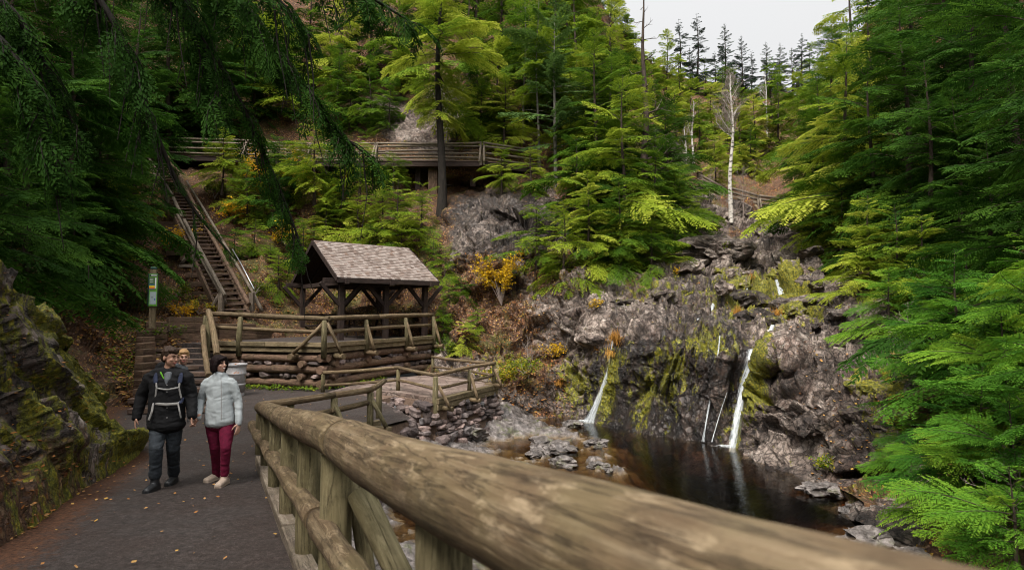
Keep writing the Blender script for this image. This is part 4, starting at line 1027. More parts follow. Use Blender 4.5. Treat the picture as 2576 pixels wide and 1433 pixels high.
# ---- water falls
def fall_mat():
    t=NT('falling_water'); uv=t.coord('UV'); n=t.noise(t.map(uv,(22,1.6,1)),1,5,.6,.3); n2=t.noise(t.map(uv,(60,5,1)),1,4,.6)
    f=t.math('ADD',t.math('MULTIPLY',n,.65),t.math('MULTIPLY',n2,.35))
    a=t.ramp(t.math('SUBTRACT',f,t.math('MULTIPLY',t.attr('edge'),.36)),[(.20,.0),(.46,.62),(.66,.95)])
    t.link(a,t.p.inputs['Alpha'])
    col=t.ramp(f,[(.3,(.30,.34,.36)),(.62,(.66,.70,.72))])
    return t.fin(col,.35,t.bump(f,.6,.03),.5)
M['fall']=fall_mat()
def ribbon(name,label,pts,lift=.06,off3=None,cat='waterfall',group=None,parts=None,thick=.03):
    """pts: (px,py,halfwidth px). Thin body of water that hugs the rock."""
    o=None
    P=[];n=9
    seq=[]
    for i in range(len(pts)-1):
        a,b=pts[i],pts[i+1]; k=max(3,int(math.hypot(a[0]-b[0],a[1]-b[1])/3))
        for j in range(k): 
            t=j/k; seq.append(tuple(a[q]+(b[q]-a[q])*t for q in range(3)))
    seq.append(pts[-1])
    C=[];HW=[]
    for (x,y,h) in seq:
        c=cpoint(x,y,lift); C.append(c); HW.append(h/F*c.y)
    # smooth, and let falling water never move into the wall
    for _ in range(45 if cat!='rivulet' else 14):
        C=[C[0]]+[(C[i-1]+C[i]*2+C[i+1])/4 for i in range(1,len(C)-1)]+[C[-1]]
    if cat!='rivulet':
        for _ in range(400): C=[C[0]]+[(C[i-1]+C[i]*2+C[i+1])/4 for i in range(1,len(C)-1)]+[C[-1]]
        cc=Vector((0,0,CAMZ))
        for i,(x,y,h) in enumerate(seq):
            c2=cpoint(x,y,.05)
            if (C[i]-cc).length>(c2-cc).length: C[i]=cc+(C[i]-cc).normalized()*(c2-cc).length
        for _ in range(5): C=[C[0]]+[(C[i-1]+C[i]*2+C[i+1])/4 for i in range(1,len(C)-1)]+[C[-1]]
    V=[];E=[];UV=[]
    L=0; ph=RNG.random()*9
    for i,c in enumerate(C):
        if i: L+=(C[i]-C[i-1]).length
        for j in range(n):
            s=-1+2*j/(n-1); w=HW[i]*(1+.07*math.sin(i*.35+ph))
            toc=(Vector((0,0,CAMZ))-c).normalized(); sd2=Vector((toc.y,-toc.x,0)).normalized()
            V.append(c+sd2*s*w*-1+toc*(.05*(1-s*s)+.015*math.sin(j*2.3+i*.8))); E.append(abs(s)**2); UV.append((s*w,L))
    m_=len(C)
    Vb=[v-(Vector((0,0,CAMZ))-v).normalized()*thick for v in V]
    allv=V; faces=[]
    N0=len(V)
    for i in range(m_-1):
        for j in range(n-1):
            a=i*n+j; faces.append((a,a+1,a+n+1,a+n))
    for i in range(m_-1):
        pass
    me=bpy.data.meshes.new(name); me.from_pydata([tuple(v) for v in allv],[],faces)
    uvl=me.uv_layers.new(name='UVMap'); 
    for l in me.loops: uvl.data[l.index].uv=UV[l.vertex_index%N0]
    at=me.attributes.new('edge','FLOAT','POINT'); at.data.foreach_set('value',np.array(E,dtype=np.float32))
    me.materials.append(M['fall']); me.polygons.foreach_set('use_smooth',[True]*len(faces)); me.update()
    ob=mesh_obj(name,me); tagit(ob,label,cat,group); return ob
ribbon('waterfall','tall white waterfall on the right side of the mossy rock face',[(1890,860,19),(1880,885,18),(1872,910,16),(1864,935,11),(1852,985,11),(1840,1040,11),(1832,1085,10),(1827,1121,14)],.12)
ribbon('waterfall','slim white waterfall at the left end of the rock face',[(1540,848,4),(1536,866,5),(1528,900,6),(1515,940,6),(1500,985,8),(1485,1020,12),(1472,1058,20)],.22)
ribbon('water_trickle','thin broken trickle left of the tall right waterfall',[(1812,850,2.5),(1806,900,2),(1796,960,2.5),(1785,1020,3),(1772,1070,2.5),(1765,1103,4)],.05,cat='trickle')
ribbon('water_trickle','faint thread of water just left of the tall waterfall base',[(1822,985,1.2),(1812,1030,1.6),(1800,1080,1.6),(1790,1108,2.5)],.05,cat='trickle')
casc=[('white rivulet dropping through the upper cascade beside the mossy boulders',[(1962,700,4),(1960,715,7),(1966,735,10),(1968,752,9)]),
('white rivulet sliding down the middle of the upper cascade',[(1890,738,3),(1872,745,4),(1880,765,5),(1868,785,4),(1878,800,4)]),
('highest bright rivulet where the cascade leaves the gorge',[(1907,663,4),(1895,676,6),(1890,690,5)]),
('pale rivulet zigzagging between the left cascade rocks',[(1745,745,4),(1735,765,5),(1748,785,5),(1735,805,4)]),
('short rivulet near the right end of the cascade ledges',[(2010,735,4),(2020,760,5),(2035,785,4)]),
('broad bright rivulet right below the gorge rocks',[(1910,690,4),(1900,702,6),(1912,716,6),(1905,730,4)]),
('thin rivulet at the left edge of the upper cascade',[(1776,700,3),(1765,715,5),(1760,730,3)]),
('low rivulet running to the lip of the rock face',[(1770,800,3),(1755,815,4),(1748,828,3)]),
('small pale rivulet spilling over the lip by the tall waterfall',[(1946,838,7),(1935,850,6),(1920,862,5)]),
('flat sheet of water on the ledges of the cascade',[(1800,770,5),(1786,785,6),(1790,806,4)])]
for lb,p in casc: ribbon('water_rivulet',lb,p,.12,cat='rivulet')
# foam where the falls meet the pool
def foam_mat():
    t=NT('foam'); c=t.coord('Object'); n=t.noise(c,9,6,.7); 
    a=t.ramp(t.math('SUBTRACT',n,t.math('MULTIPLY',t.attr('edge'),.42)),[(.20,0),(.55,.8)])
    t.link(a,t.p.inputs['Alpha']); return t.fin((.6,.63,.64),.6,t.bump(n,.7,.03),.3)
M['foam']=foam_mat()
def foam(px_,py_,rx,ry,lb):
    c=G(px_,py_,ZW+.012); n=40; V=[Vector(c)];E=[0];Fc=[]
    for ring in range(1,7):
        for k in range(n):
            a=2*math.pi*k/n; rr=ring/6; V.append(Vector((c.x+rx*rr*math.cos(a),c.y+ry*rr*math.sin(a),c.z+.03*(1-rr)*RNG.random()))); E.append(rr)
    for k in range(n): Fc.append((0,1+k,1+(k+1)%n))
    for ring in range(5):
        for k in range(n):
            a=1+ring*n; Fc.append((a+k,a+n+k,a+n+(k+1)%n,a+(k+1)%n))
    me=bpy.data.meshes.new('foam'); me.from_pydata([tuple(v) for v in V],[],Fc); at=me.attributes.new('edge','FLOAT','POINT'); at.data.foreach_set('value',np.array(E,dtype=np.float32)); me.materials.append(M['foam']); me.update()
    o=mesh_obj('foam',me); tagit(o,lb,'foam',kind='stuff')
foam(1824,1121,.42,.26,'white foam at the foot of the tall right waterfall'); foam(1470,1058,.5,.35,'white foam at the foot of the slim left waterfall')
# ================================================================ vegetation
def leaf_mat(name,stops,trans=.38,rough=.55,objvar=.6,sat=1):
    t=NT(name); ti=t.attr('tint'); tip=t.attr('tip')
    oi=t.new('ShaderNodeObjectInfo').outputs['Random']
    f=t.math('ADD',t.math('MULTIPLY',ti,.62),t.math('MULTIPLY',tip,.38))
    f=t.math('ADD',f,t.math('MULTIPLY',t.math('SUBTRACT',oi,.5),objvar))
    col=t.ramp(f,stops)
    t.link(col,t.p.inputs['Base Color']); t.p.inputs['Roughness'].default_value=.75; t.p.inputs['Specular IOR Level'].default_value=.07
    tl=t.new('ShaderNodeBsdfTranslucent'); t.link(col,tl.inputs['Color'])
    mx=t.new('ShaderNodeMixShader'); mx.inputs[0].default_value=trans
    t.link(t.p.outputs[0],mx.inputs[1]); t.link(tl.outputs[0],mx.inputs[2]); t.link(mx.outputs[0],t.out.inputs['Surface'])
    return t.m
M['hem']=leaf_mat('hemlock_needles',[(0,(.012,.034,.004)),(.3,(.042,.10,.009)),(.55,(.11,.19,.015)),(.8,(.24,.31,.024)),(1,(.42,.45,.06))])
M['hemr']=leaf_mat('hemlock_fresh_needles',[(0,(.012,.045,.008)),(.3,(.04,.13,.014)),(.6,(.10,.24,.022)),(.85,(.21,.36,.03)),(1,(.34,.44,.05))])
M['hemshade']=leaf_mat('hemlock_shaded_needles',[(0,(.010,.030,.005)),(.4,(.028,.078,.010)),(.75,(.07,.15,.015)),(1,(.15,.23,.02))],objvar=.22)  # darker copy of the hemlock needles, forest shade put into the colour
M['spr']=leaf_mat('spruce_needles',[(0,(.012,.026,.016)),(.5,(.030,.058,.028)),(1,(.075,.11,.04))],.15)
M['pine']=leaf_mat('pine_needles',[(0,(.035,.075,.02)),(.5,(.11,.19,.045)),(1,(.22,.30,.09))],.3)
M['yel']=leaf_mat('yellow_leaves',[(0,(.22,.15,.01)),(.35,(.62,.40,.02)),(.7,(.80,.50,.03)),(1,(.70,.36,.02))],.35)
M['und']=leaf_mat('undergrowth',[(0,(.05,.09,.012)),(.4,(.12,.19,.02)),(.7,(.28,.28,.02)),(1,(.42,.24,.02))],.3)
M['drygrass']=leaf_mat('dry_grass',[(0,(.22,.12,.03)),(.5,(.50,.24,.05)),(1,(.62,.40,.10))],.2)
M['fallen']=leaf_mat('fallen_leaf',[(0,(.13,.05,.018)),(.3,(.30,.12,.035)),(.55,(.42,.24,.10)),(.8,(.50,.32,.05)),(1,(.55,.40,.22))],.1,objvar=0)
def bark_mat(name,c1,c2,sc=1,pale=None):
    t=NT(name); c=t.coord('Object'); n=t.noise(t.map(c,(9*sc,9*sc,1.8*sc)),1,7,.7,.4)
    col=t.ramp(n,[(.3,c1),(.7,c2)])
    if pale:
        m=t.ramp(t.noise(t.map(c,(3,3,7)),1.5,5,.7),[(.52,0),(.6,1)]); col=t.mix(m,col,pale)
    return t.fin(col,.9,t.bump(n,.8,.03),.2)
M['bark']=bark_mat('hemlock_bark',(.018,.013,.010),(.085,.062,.048))
M['barkd']=bark_mat('dark_bark',(.008,.007,.006),(.035,.028,.022))
M['barkg']=bark_mat('grey_bark',(.07,.062,.052),(.24,.22,.19))
M['birch']=bark_mat('birch_bark',(.42,.38,.33),(.68,.64,.58),.6,(.06,.05,.045))
M['twig']=bark_mat('bare_twigs',(.16,.12,.10),(.34,.28,.25))
class Leaves:
    def __init__(s): s.q=[];s.ti=[];s.tp=[]
    def cat(s):
        return np.concatenate(s.q),np.concatenate(s.ti),np.concatenate(s.tp)
def rot_to(d):
    d=d/np.linalg.norm(d); up=np.array([0,0,1.]) if abs(d[2])<.97 else np.array([1.,0,0])
    y=np.cross(up,d); y/=np.linalg.norm(y); z=np.cross(d,y); return np.stack([d,y,z],1)
def diamonds(P,D,N,l,w):
    """leaf quads: base P, direction D, side N, length l, width w"""
    l=l[:,None]; w=w[:,None]
    return np.stack([P,P+D*l*.45+N*w*.5,P+D*l,P+D*l*.45-N*w*.5],1)
def make_bough(L,rng,sp=.075,leaf=.10,lw=.024,lst=.034,droop=.28,wide=.42,bare=.1):
    Q=[];TP=[];stems=[]
    rise=rng.uniform(.0,.12)
    def pos(s): return np.array([L*s,.05*L*math.sin(s*3+k0),rise*L*s-droop*L*s*s])
    k0=rng.uniform(0,6)
    main=[pos(s) for s in np.linspace(0,1,7)]; stems.append((main,.012*L**.6,.003))
    s=bare; side=1
    while s<1:
        side=-side
        tl=wide*L*min(1,(s-bare+.06)*4.5)*(1-s)**.62*rng.uniform(.55,1.12)+.07
        p0=pos(s); t=pos(min(s+.02,1))-pos(max(s-.02,0)); t/=np.linalg.norm(t)
        an=math.radians(rng.uniform(48,68)*(1-.45*s)); yv=np.array([0,side,0.])
        d0=t*math.cos(an)+yv*math.sin(an); d0[2]+=rng.uniform(-.18,.10)
        m=max(2,int(tl/lst)); u=(np.arange(m)+.5)/m*tl
        cur=.25*side; dr=rng.uniform(.25,.6)
        P=p0+d0*u[:,None]; P[:,2]-=dr*u*u/max(tl,.25)*.6; P+=t*(u*u*.25/max(tl,.2))[:,None]
        nrm=np.array([0,0,1.])
        sd=np.cross(nrm,d0); sd/=np.linalg.norm(sd)
        for sg in (-1,1):
            ll=leaf*(.55+.75*np.sqrt(np.maximum(1-u/tl,0)))*rng.uniform(.75,1.25,m)*min(1,.5+tl)
            a2=np.radians(rng.uniform(38,62,m))
            D=d0*np.cos(a2)[:,None]+sd*sg*np.sin(a2)[:,None]; D[:,2]-=rng.uniform(.0,.38,m)+.1*(u/tl); D/=np.linalg.norm(D,axis=1,keepdims=True)
            tw=rng.uniform(-.75,.75,m); NN=np.cross(D,nrm); NN/=np.linalg.norm(NN,axis=1,keepdims=True); NN=NN*np.cos(tw)[:,None]+np.cross(D,NN)*np.sin(tw)[:,None]
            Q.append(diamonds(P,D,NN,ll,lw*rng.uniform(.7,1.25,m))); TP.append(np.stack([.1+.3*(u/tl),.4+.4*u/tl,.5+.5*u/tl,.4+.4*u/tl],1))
        s+=sp/L*rng.uniform(.7,1.3)*(.6 if s>.6 else 1)
    return np.concatenate(Q),np.concatenate(TP),stems
TR=np.random.default_rng(77)
BT={}
for key,kw in (('hi',dict(wide=.5,lw=.028,leaf=.11)),('md',dict(sp=.10,leaf=.15,lw=.045,lst=.05,wide=.52)),('lo',dict(sp=.14,leaf=.22,lw=.085,lst=.075,wide=.52)),('sp',dict(sp=.10,leaf=.17,lw=.07,lst=.055,wide=.38,droop=.12)),('dr',dict(sp=.055,leaf=.10,lw=.026,lst=.03,droop=.55,wide=.46))):
    BT[key]=[(L,)+make_bough(L,TR,**kw) for L in (.6,.6,1.1,1.1,1.7,1.7,2.6,2.6,2.6)]
def pick(kind,L,rng):
    c=sorted(BT[kind],key=lambda b:abs(math.log(b[0]/L))+rng.uniform(0,.12))[0]; return c
def add_bough(lv,stems,kind,o,d,L,roll,rng,tint):
    c=pick(kind,L,rng); s=L/c[0]
    Mx=rot_to(d); cr,sr=math.cos(roll),math.sin(roll)
    Mx=Mx@np.array([[1,0,0],[0,cr,-sr],[0,sr,cr]])
    if rng.random()<.5: Mx=Mx*np.array([1,-1,1])
    q=c[1]@Mx.T*s+o
    lv.q.append(q); lv.tp.append(c[2]); lv.ti.append(np.full(c[2].shape,tint)+rng.uniform(-.08,.08,(len(q),1)))
    for (pl,r0,r1) in c[3]:
        stems.append(([np.array(p)@Mx.T*s+o for p in pl],r0*s,r1))
def leaves_mesh(name,lv,mat):
    q,ti,tp=lv.cat(); n=len(q)
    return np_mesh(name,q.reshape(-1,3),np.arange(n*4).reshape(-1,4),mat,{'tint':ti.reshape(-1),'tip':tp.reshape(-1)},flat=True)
def stem_mesh(name,trunk,stems,mat,n=3):
    """trunk: list of (pts,radii,nsides)"""
    V=[];Fc=[]
    def tb(pts,rads,k):
        base=len(V); pts=[Vector(p) for p in pts]; T=(pts[1]-pts[0]).normalized(); N=T.orthogonal().normalized()
        for i,p in enumerate(pts):
            T=(pts[min(i+1,len(pts)-1)]-pts[max(i-1,0)]).normalized(); N=(N-T*N.dot(T)).normalized(); B=T.cross(N)
            for j in range(k):
                a=2*math.pi*j/k; V.append(tuple(p+(N*math.cos(a)+B*math.sin(a))*rads[i]))
        for i in range(len(pts)-1):
            for j in range(k):
                Fc.append((base+i*k+j,base+i*k+(j+1)%k,base+(i+1)*k+(j+1)%k,base+(i+1)*k+j))
    for pts,rads,k in trunk: tb(pts,rads,k)
    for pl,r0,r1 in stems:
        m=len(pl); tb(pl,[r0+(r1-r0)*i/(m-1) for i in range(m)],n)
    me=np_mesh(name,np.array(V),np.array(Fc),mat); return me
def conifer(H,Rm,rng,kind='hi',z0=.08,dz=.13,prof=.8,up=(35,-12),skip=.22,roots=True,tint=(.25,.75),lean=0,r=None,top=.5,mat='hem',bark='bark',dead=0):
    lv=Leaves(); st=[]; r=r or (.012*H+.03)
    k=14; ph=rng.uniform(0,6,3)
    def tp(z): t=z/H; return np.array([lean*H*t*t+.008*H*math.sin(t*7+ph[0]),.008*H*math.sin(t*6+ph[1]),z])
    zs=np.linspace(-.6,H,k+4)
    trunk=[([tp(z) for z in zs],[max(r*(1-max(z,0)/H)**.8*(1+.35*math.exp(-max(z,0)*2)),.006) for z in zs],9)]
    z=z0*H; a=rng.uniform(0,6)
    while z<H-.12:
        t=(z-z0*H)/(H-z0*H)
        a+=2.4+rng.uniform(-.5,.5)
        L=(Rm*((1-t)**prof)*min(1,.45+t*4)+.16)*rng.choice([.45,.7,.85,1,1.1,1.35])*rng.uniform(.8,1.1)*(1+.33*math.sin(a*1.0+z*1.7+ph[2])*math.cos(z*2.9+ph[0]))
        gap=math.sin(a*2+z*2.3+ph[1])*math.sin(z*1.3+ph[2])>.45
        if rng.random()<skip or (gap and rng.random()<.75): z+=dz*.8; continue
        el=math.radians(up[1]+(up[0]-up[1])*t**1.3+rng.uniform(-17,15))
        d=np.array([math.cos(a)*math.cos(el),math.sin(a)*math.cos(el),math.sin(el)])
        ti=rng.uniform(*tint)
        add_bough(lv,st,kind,tp(z),d,L,rng.uniform(-.6,.6),rng,ti)
        z+=dz*rng.uniform(.6,1.4)*(1-.45*t)
    for i in range(dead):
        zz=rng.uniform(.05,z0)*H; a=rng.uniform(0,6.28); L=rng.uniform(.3,1.2); p=tp(zz)
        d=np.array([math.cos(a),math.sin(a),rng.uniform(-.3,.2)]); st.append(([p,p+d*L*.5,p+d*L+np.array([0,0,-.1])],.018,.004))
    return leaves_mesh('crown',lv,M[mat]),stem_mesh('trunk',trunk,st,M[bark])
VAR={}
def var(key,*a,**k):
    VAR[key]=(conifer(*a,rng=np.random.default_rng(hash_(key)),**k),a[0])
def hash_(s): return sum((i+3)*ord(c)*131 for i,c in enumerate(s))
var('hemA',9.0,2.9,kind='md',dz=.075,prof=.62)
var('hemB',11.0,3.1,kind='md',dz=.085,tint=(.3,.9),prof=.62)
var('hemC',6.0,2.4,kind='md',dz=.065,tint=(.35,.9),prof=.6)
var('sapA',2.6,1.35,dz=.05,z0=.06,tint=(.45,.95))
var('sapB',3.6,1.7,dz=.055,z0=.06,tint=(.4,.95))
var('freshA',6.5,2.9,dz=.065,mat='hemr',tint=(.2,.95),up=(35,-8),prof=.6)
var('freshB',4.5,2.4,dz=.055,mat='hemr',tint=(.25,1),up=(35,-5),prof=.6)
var('deepA',11.0,3.2,kind='md',dz=.085,mat='hemshade',prof=.62)  # deep variants: crowns in the shade-darkened needle colour
var('deepB',7.0,2.7,kind='md',dz=.075,mat='hemshade',prof=.62)
var('farA',11.0,3.0,kind='lo',dz=.12,prof=.62)
var('farB',9.0,2.8,kind='lo',dz=.11,tint=(.4,.95),prof=.6)
var('sprA',14.0,2.6,kind='sp',dz=.10,mat='spr',prof=.8,up=(40,-15),z0=.12)
var('sprB',12.0,2.1,kind='sp',dz=.12,mat='spr',prof=.7,up=(30,-20),z0=.2,skip=.15)
var('tall',17.0,4.2,kind='md',dz=.10,z0=.36,prof=.6,r=.30,tint=(.35,.95),dead=8,bark='barkd')
var('thin',12.0,2.3,kind='md',dz=.09,z0=.42,r=.10,tint=(.35,.95),bark='barkg',dead=10)
var('pine',11.0,2.6,kind='sp',dz=.10,z0=.25,r=.12,mat='pine',tint=(.3,1),up=(45,5),prof=.55,bark='barkg')
GROUPS={}
def plant(key,loc,label,name='hemlock_tree',cat='tree',sc=1,rz=None,group='hemlocks on the slopes',tilt=0):
    (cr,tr),H=VAR[key]
    e=thing(name,loc,label,cat,group); e.scale=(sc,)*3; e.rotation_euler=(RNG.uniform(-tilt,tilt),RNG.uniform(-tilt,tilt),RNG.uniform(0,6.28) if rz is None else rz)
    mesh_obj('trunk',tr,e); mesh_obj('crown',cr,e)
    return e
def plantp(key,px,py,toppy,label,Y=None,**k):
    Yd=float(tdepth(px,py)) if Y is None else Y
    p=W(px,py,Yd); H=(py-toppy)/F*Yd*1.0
    return plant(key,p-Vector((0,0,.15)),label,sc=H/VAR[key][1],**k)
used_lab=set()
# -- single trees that can be pointed at
plantp('tall',1106,520,-150,'tall hemlock with a dark bare trunk rising in front of the boardwalk',Y=29.2,group='tall trees at the boardwalk',rz=1.1)
plantp('pine',1397,490,-30,'pale green pine with a thin grey trunk right of the boardwalk',Y=30,name='pine_tree',rz=2,group='tall trees at the boardwalk')
plantp('thin',1353,395,-40,'slender hemlock with a pale bare trunk left of the pale pine',Y=30.6,rz=.3,group='tall trees at the boardwalk')
plantp('thin',1320,380,-60,'slender grey trunked hemlock rising behind the boardwalk rail',Y=32.5,rz=2.3,group='tall trees at the boardwalk')
SKY=[(1712,235,35,'sprB'),(1757,240,20,'sprB'),(1737,235,110,'sprA'),(1826,240,45,'sprA'),(1800,240,120,'sprB'),(1868,240,78,'sprA'),(1893,240,120,'sprB'),(1930,245,95,'sprA'),(1965,245,100,'sprB'),(1995,240,110,'sprA'),(2020,240,75,'sprB'),(1680,235,65,'farA'),(1775,240,140,'farA'),(1845,240,150,'farB'),(1950,245,150,'farA'),(2040,235,100,'farA')]
pos_words=['leftmost tall','tallest','short dark','broad dark','slim','dense','thin','conical','spindly','rounded','right hand','pale left','low green','low bright','low dense','rightmost pale']
for (x,b,t_,k),w_ in zip(SKY,pos_words):
    plantp(k,x,b+18,t_,f'{w_} spruce standing on the skyline at the head of the gorge',Y=float(tdepth(x,b))*RNG.uniform(.97,1.03),name='spruce_tree',group='spruces on the skyline')
# -- trees for each stretch of slope: (variant, px, base py, top py)
def rows(lst,label,group,**k):
    for i,a in enumerate(lst):
        key,x,b,t_=a[:4]; Y=a[4] if len(a)>4 else None
        plantp(key,x,b,t_,label,Y=Y,group=group,**k)
rows([('hemB',1500,540,60),('hemA',1570,640,170),('hemC',1650,640,330),('hemB',1540,520,110),('hemA',1680,560,240),('hemC',1560,700,430),('hemC',1480,690,420),('sapB',1420,720,500),('sapB',1350,690,480),('hemC',1450,600,330),('hemA',1470,430,90),('hemB',1540,420,-40),('hemA',1530,380,80),('hemC',1700,620,400),('hemC',1710,600,430),('sapA',1750,600,500),('sapB',1640,700,520),('sapA',1530,690,560),('hemC',1680,470,230),('hemA',1560,480,100),('sapA',1700,660,560),('sapB',1590,660,470)],
 'bright hemlock in the dense stand left of the upper cascade','hemlocks left of the cascade')
rows([('hemC',960,640,430),('sapB',1000,650,440),('sapA',900,610,470),('sapB',1060,620,450),('sapA',1010,690,560),('sapB',930,700,540),('sapA',1090,680,590),('sapA',1120,720,610)],
 'bright young hemlock growing between the boardwalk and the shelter roof','young hemlocks behind the shelter')
rows([('sapA',1170,880,790),('sapA',1130,800,690),('sapA',1160,760,680),('sapA',1200,840,760),('sapA',1115,860,760)],'small hemlock seedling on the bank right of the deck','seedlings right of the deck')
rows([('farB',1250,330,60),('farA',1180,250,-60),('farA',1330,300,-50),('farB',1390,350,80),('farA',1450,330,-80),('farA',1260,180,-150),('farB',1000,220,-60),('farA',930,220,-120),('farB',860,260,-40),('farA',1060,120,-200),('farA',1400,200,-150),('farA',1500,260,10),('farB',1600,200,70),('farB',1640,270,120),('farB',1575,150,30),('farB',1650,340,190),('farB',1615,300,140),('farB',1560,100,-10),('farB',1530,60,-60),('farB',1340,200,-100),('hemA',850,330,90),('hemA',930,330,130),('hemC',980,340,190),('farA',780,220,-100),('farB',720,300,20),('farA',660,240,-80),('farB',1200,330,130),('hemC',1270,390,180),('hemC',1210,370,190),('hemC',880,340,180),('hemC',1010,240,90),('farA',1110,60,-250),('farA',1200,90,-220),('farA',1430,100,-220),('farB',1555,230,70),('farA',1440,20,-260)],
 'hemlock on the steep wooded slope above the boardwalk','hemlocks above the boardwalk')
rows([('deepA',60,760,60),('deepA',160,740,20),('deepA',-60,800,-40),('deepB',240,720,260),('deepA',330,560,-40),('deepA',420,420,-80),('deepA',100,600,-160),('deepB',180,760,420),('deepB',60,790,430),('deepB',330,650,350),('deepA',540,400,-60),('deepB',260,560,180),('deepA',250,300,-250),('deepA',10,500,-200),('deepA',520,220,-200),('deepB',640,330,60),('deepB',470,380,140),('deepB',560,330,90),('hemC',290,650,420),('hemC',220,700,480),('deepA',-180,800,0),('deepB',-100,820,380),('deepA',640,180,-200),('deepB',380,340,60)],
 'dark hemlock crowding the shaded slope left of the staircase','dark hemlocks left of the staircase')
rows([('hemC',790,490,290,29.8),('sapB',905,470,330,29.6),('sapB',1262,470,350,29.2),('sapB',1335,480,350,29.0),('hemC',560,470,310,31),('sapB',690,460,330,31),('sapA',990,455,370,30),('deepB',700,560,330),('hemC',860,560,400),('sapB',760,690,540),('sapB',820,640,480),('sapA',700,740,620),('hemC',620,560,400),('sapA',640,640,540),('sapA',660,560,480),('sapA',740,540,450),('sapA',590,640,560),('sapA',880,650,560),('sapB',830,560,440),('sapA',600,520,430),('sapA',700,500,420),('sapA',820,480,400),('sapA',680,680,600),('sapB',790,640,520)],'hemlock on the leafy slope between the staircase and the shelter','hemlocks right of the staircase')
rows([('hemC',1800,470,330),('hemC',1890,440,310),('farB',1900,400,220),('farB',1860,360,200),('farB',1790,340,190),('farA',1960,400,180),('farB',1740,330,180),('farB',1812,425,320),('farB',1862,440,345),('farB',1905,455,370),('farB',1780,400,290),('farB',1935,400,300),('farB',1830,380,280),('farB',1880,350,240),('farB',2010,330,160),('farB',1700,380,200),('farA',1760,400,240),('farB',1940,300,140),('farB',1820,290,150),('farB',2060,280,120),('farA',1710,290,130)],
 'yellow green hemlock on the far slope around the footbridge','hemlocks around the footbridge')
rows([('hemA',2062,580,240),('hemB',2070,600,170),('hemB',2140,620,60),('hemA',2200,640,120),('deepA',2290,640,-40),('hemC',2050,640,400),('hemC',2120,680,430),('hemC',2190,740,480),('hemA',2045,480,190),('hemB',2100,450,40),('farA',2200,420,-60),('deepA',2300,400,-150),('farA',2150,300,-120),('deepA',2250,250,-220),('deepA',2380,300,-260),('hemC',2260,780,500),('deepA',2350,720,120),('deepA',2420,700,200),('hemC',2330,820,520),('sapB',2090,690,560),('sapB',2160,780,600),('hemC',2060,520,330),('hemC',2130,560,340),('hemC',2230,600,330)],
 'green hemlock in the forest climbing the slope right of the cascade','hemlocks right of the cascade')
rows([('deepA',2470,620,-150),('deepA',2560,600,-250),('deepA',2400,480,-260),('deepB',2500,760,330),('deepA',2640,760,-200),('deepA',2540,400,-400),('deepB',2430,640,200),('deepA',2720,900,-200)],
 'dark tall hemlock in the deep shade at the upper right','dark hemlocks on the right')
rows([('freshA',2420,1080,610),('freshB',2330,1000,740),('freshB',2540,1180,760),('freshB',2480,1260,900),('freshB',2560,1380,980),('freshB',2440,1370,1040),('freshA',2600,1100,560),('freshB',2360,900,640),('freshB',2240,860,660),('freshB',2500,1000,680),('freshA',2700,1300,700),('freshB',2300,1180,1000),('freshB',2440,900,620),('freshB',2380,1290,1080),('freshB',2560,1560,1150)],
 'fresh green young hemlock leaning over the pool from the right bank','young hemlocks on the right bank')
# -- the hemlock that overhangs the path from the left
OH=Leaves(); ost=[]; OR=np.random.default_rng(9)
trunkpos=W(-330,500,7.2); ohe=thing('hemlock_tree',(trunkpos.x,trunkpos.y,0),'large near hemlock whose long dark drooping boughs hang across the top left','tree','overhanging hemlock')
tx,ty=trunkpos.x,trunkpos.y
otr=[([(tx,ty,-.5),(tx+.05,ty,3),(tx-.05,ty+.05,7),(tx,ty,12)],[.42,.34,.27,.14],12)]
limbs=[([(-330,-560,7.2),(280,-300,7.6),(600,0,8.0),(735,170,8.3),(830,310,8.6),(930,395,8.8)],1.0,.55),
([(-330,-420,7.2),(200,-180,7.5),(480,60,8.0),(600,250,8.4),(670,400,8.8),(725,530,9.0),(765,640,9.1)],.6,.42),
([(-330,-300,7.2),(80,-60,7.4),(300,110,7.8),(390,330,8.2),(470,500,8.5),(590,650,8.7)],.22,.3),
([(-330,-700,7.2),(450,-300,8.0),(800,-90,8.5),(960,10,8.8),(1040,60,8.9)],.9,.5),
([(-330,-200,7.2),(0,0,7.0),(120,180,7.2),(210,360,7.4)],.9,.5),
([(-330,-650,7.2),(200,-250,7.0),(420,-60,7.2),(520,130,7.4),(560,300,7.5)],.8,.5),
([(-330,-500,7.2),(100,-160,6.6),(250,0,6.7),(330,150,6.8),(370,280,6.8)],.8,.45),
([(-330,-800,7.2),(350,-350,6.6),(560,-120,6.6),(700,0,6.8),(780,90,7.0)],.8,.5),
([(-330,-100,7.2),(-80,40,6.5),(40,150,6.4),(110,300,6.4),(140,420,6.4)],.8,.5)]
def spline(P,n):
    P=[Vector(p) for p in P]; out=[]
    for i in range(len(P)-1):
        p0=P[max(i-1,0)];p1=P[i];p2=P[i+1];p3=P[min(i+2,len(P)-1)]
        for j in range(n):
            t=j/n; out.append(.5*((2*p1)+(p2-p0)*t+(2*p0-5*p1+4*p2-p3)*t*t+(3*p1-p0-3*p2+p3)*t**3))
    out.append(P[-1]); return out
rel=Vector((tx,ty,0))
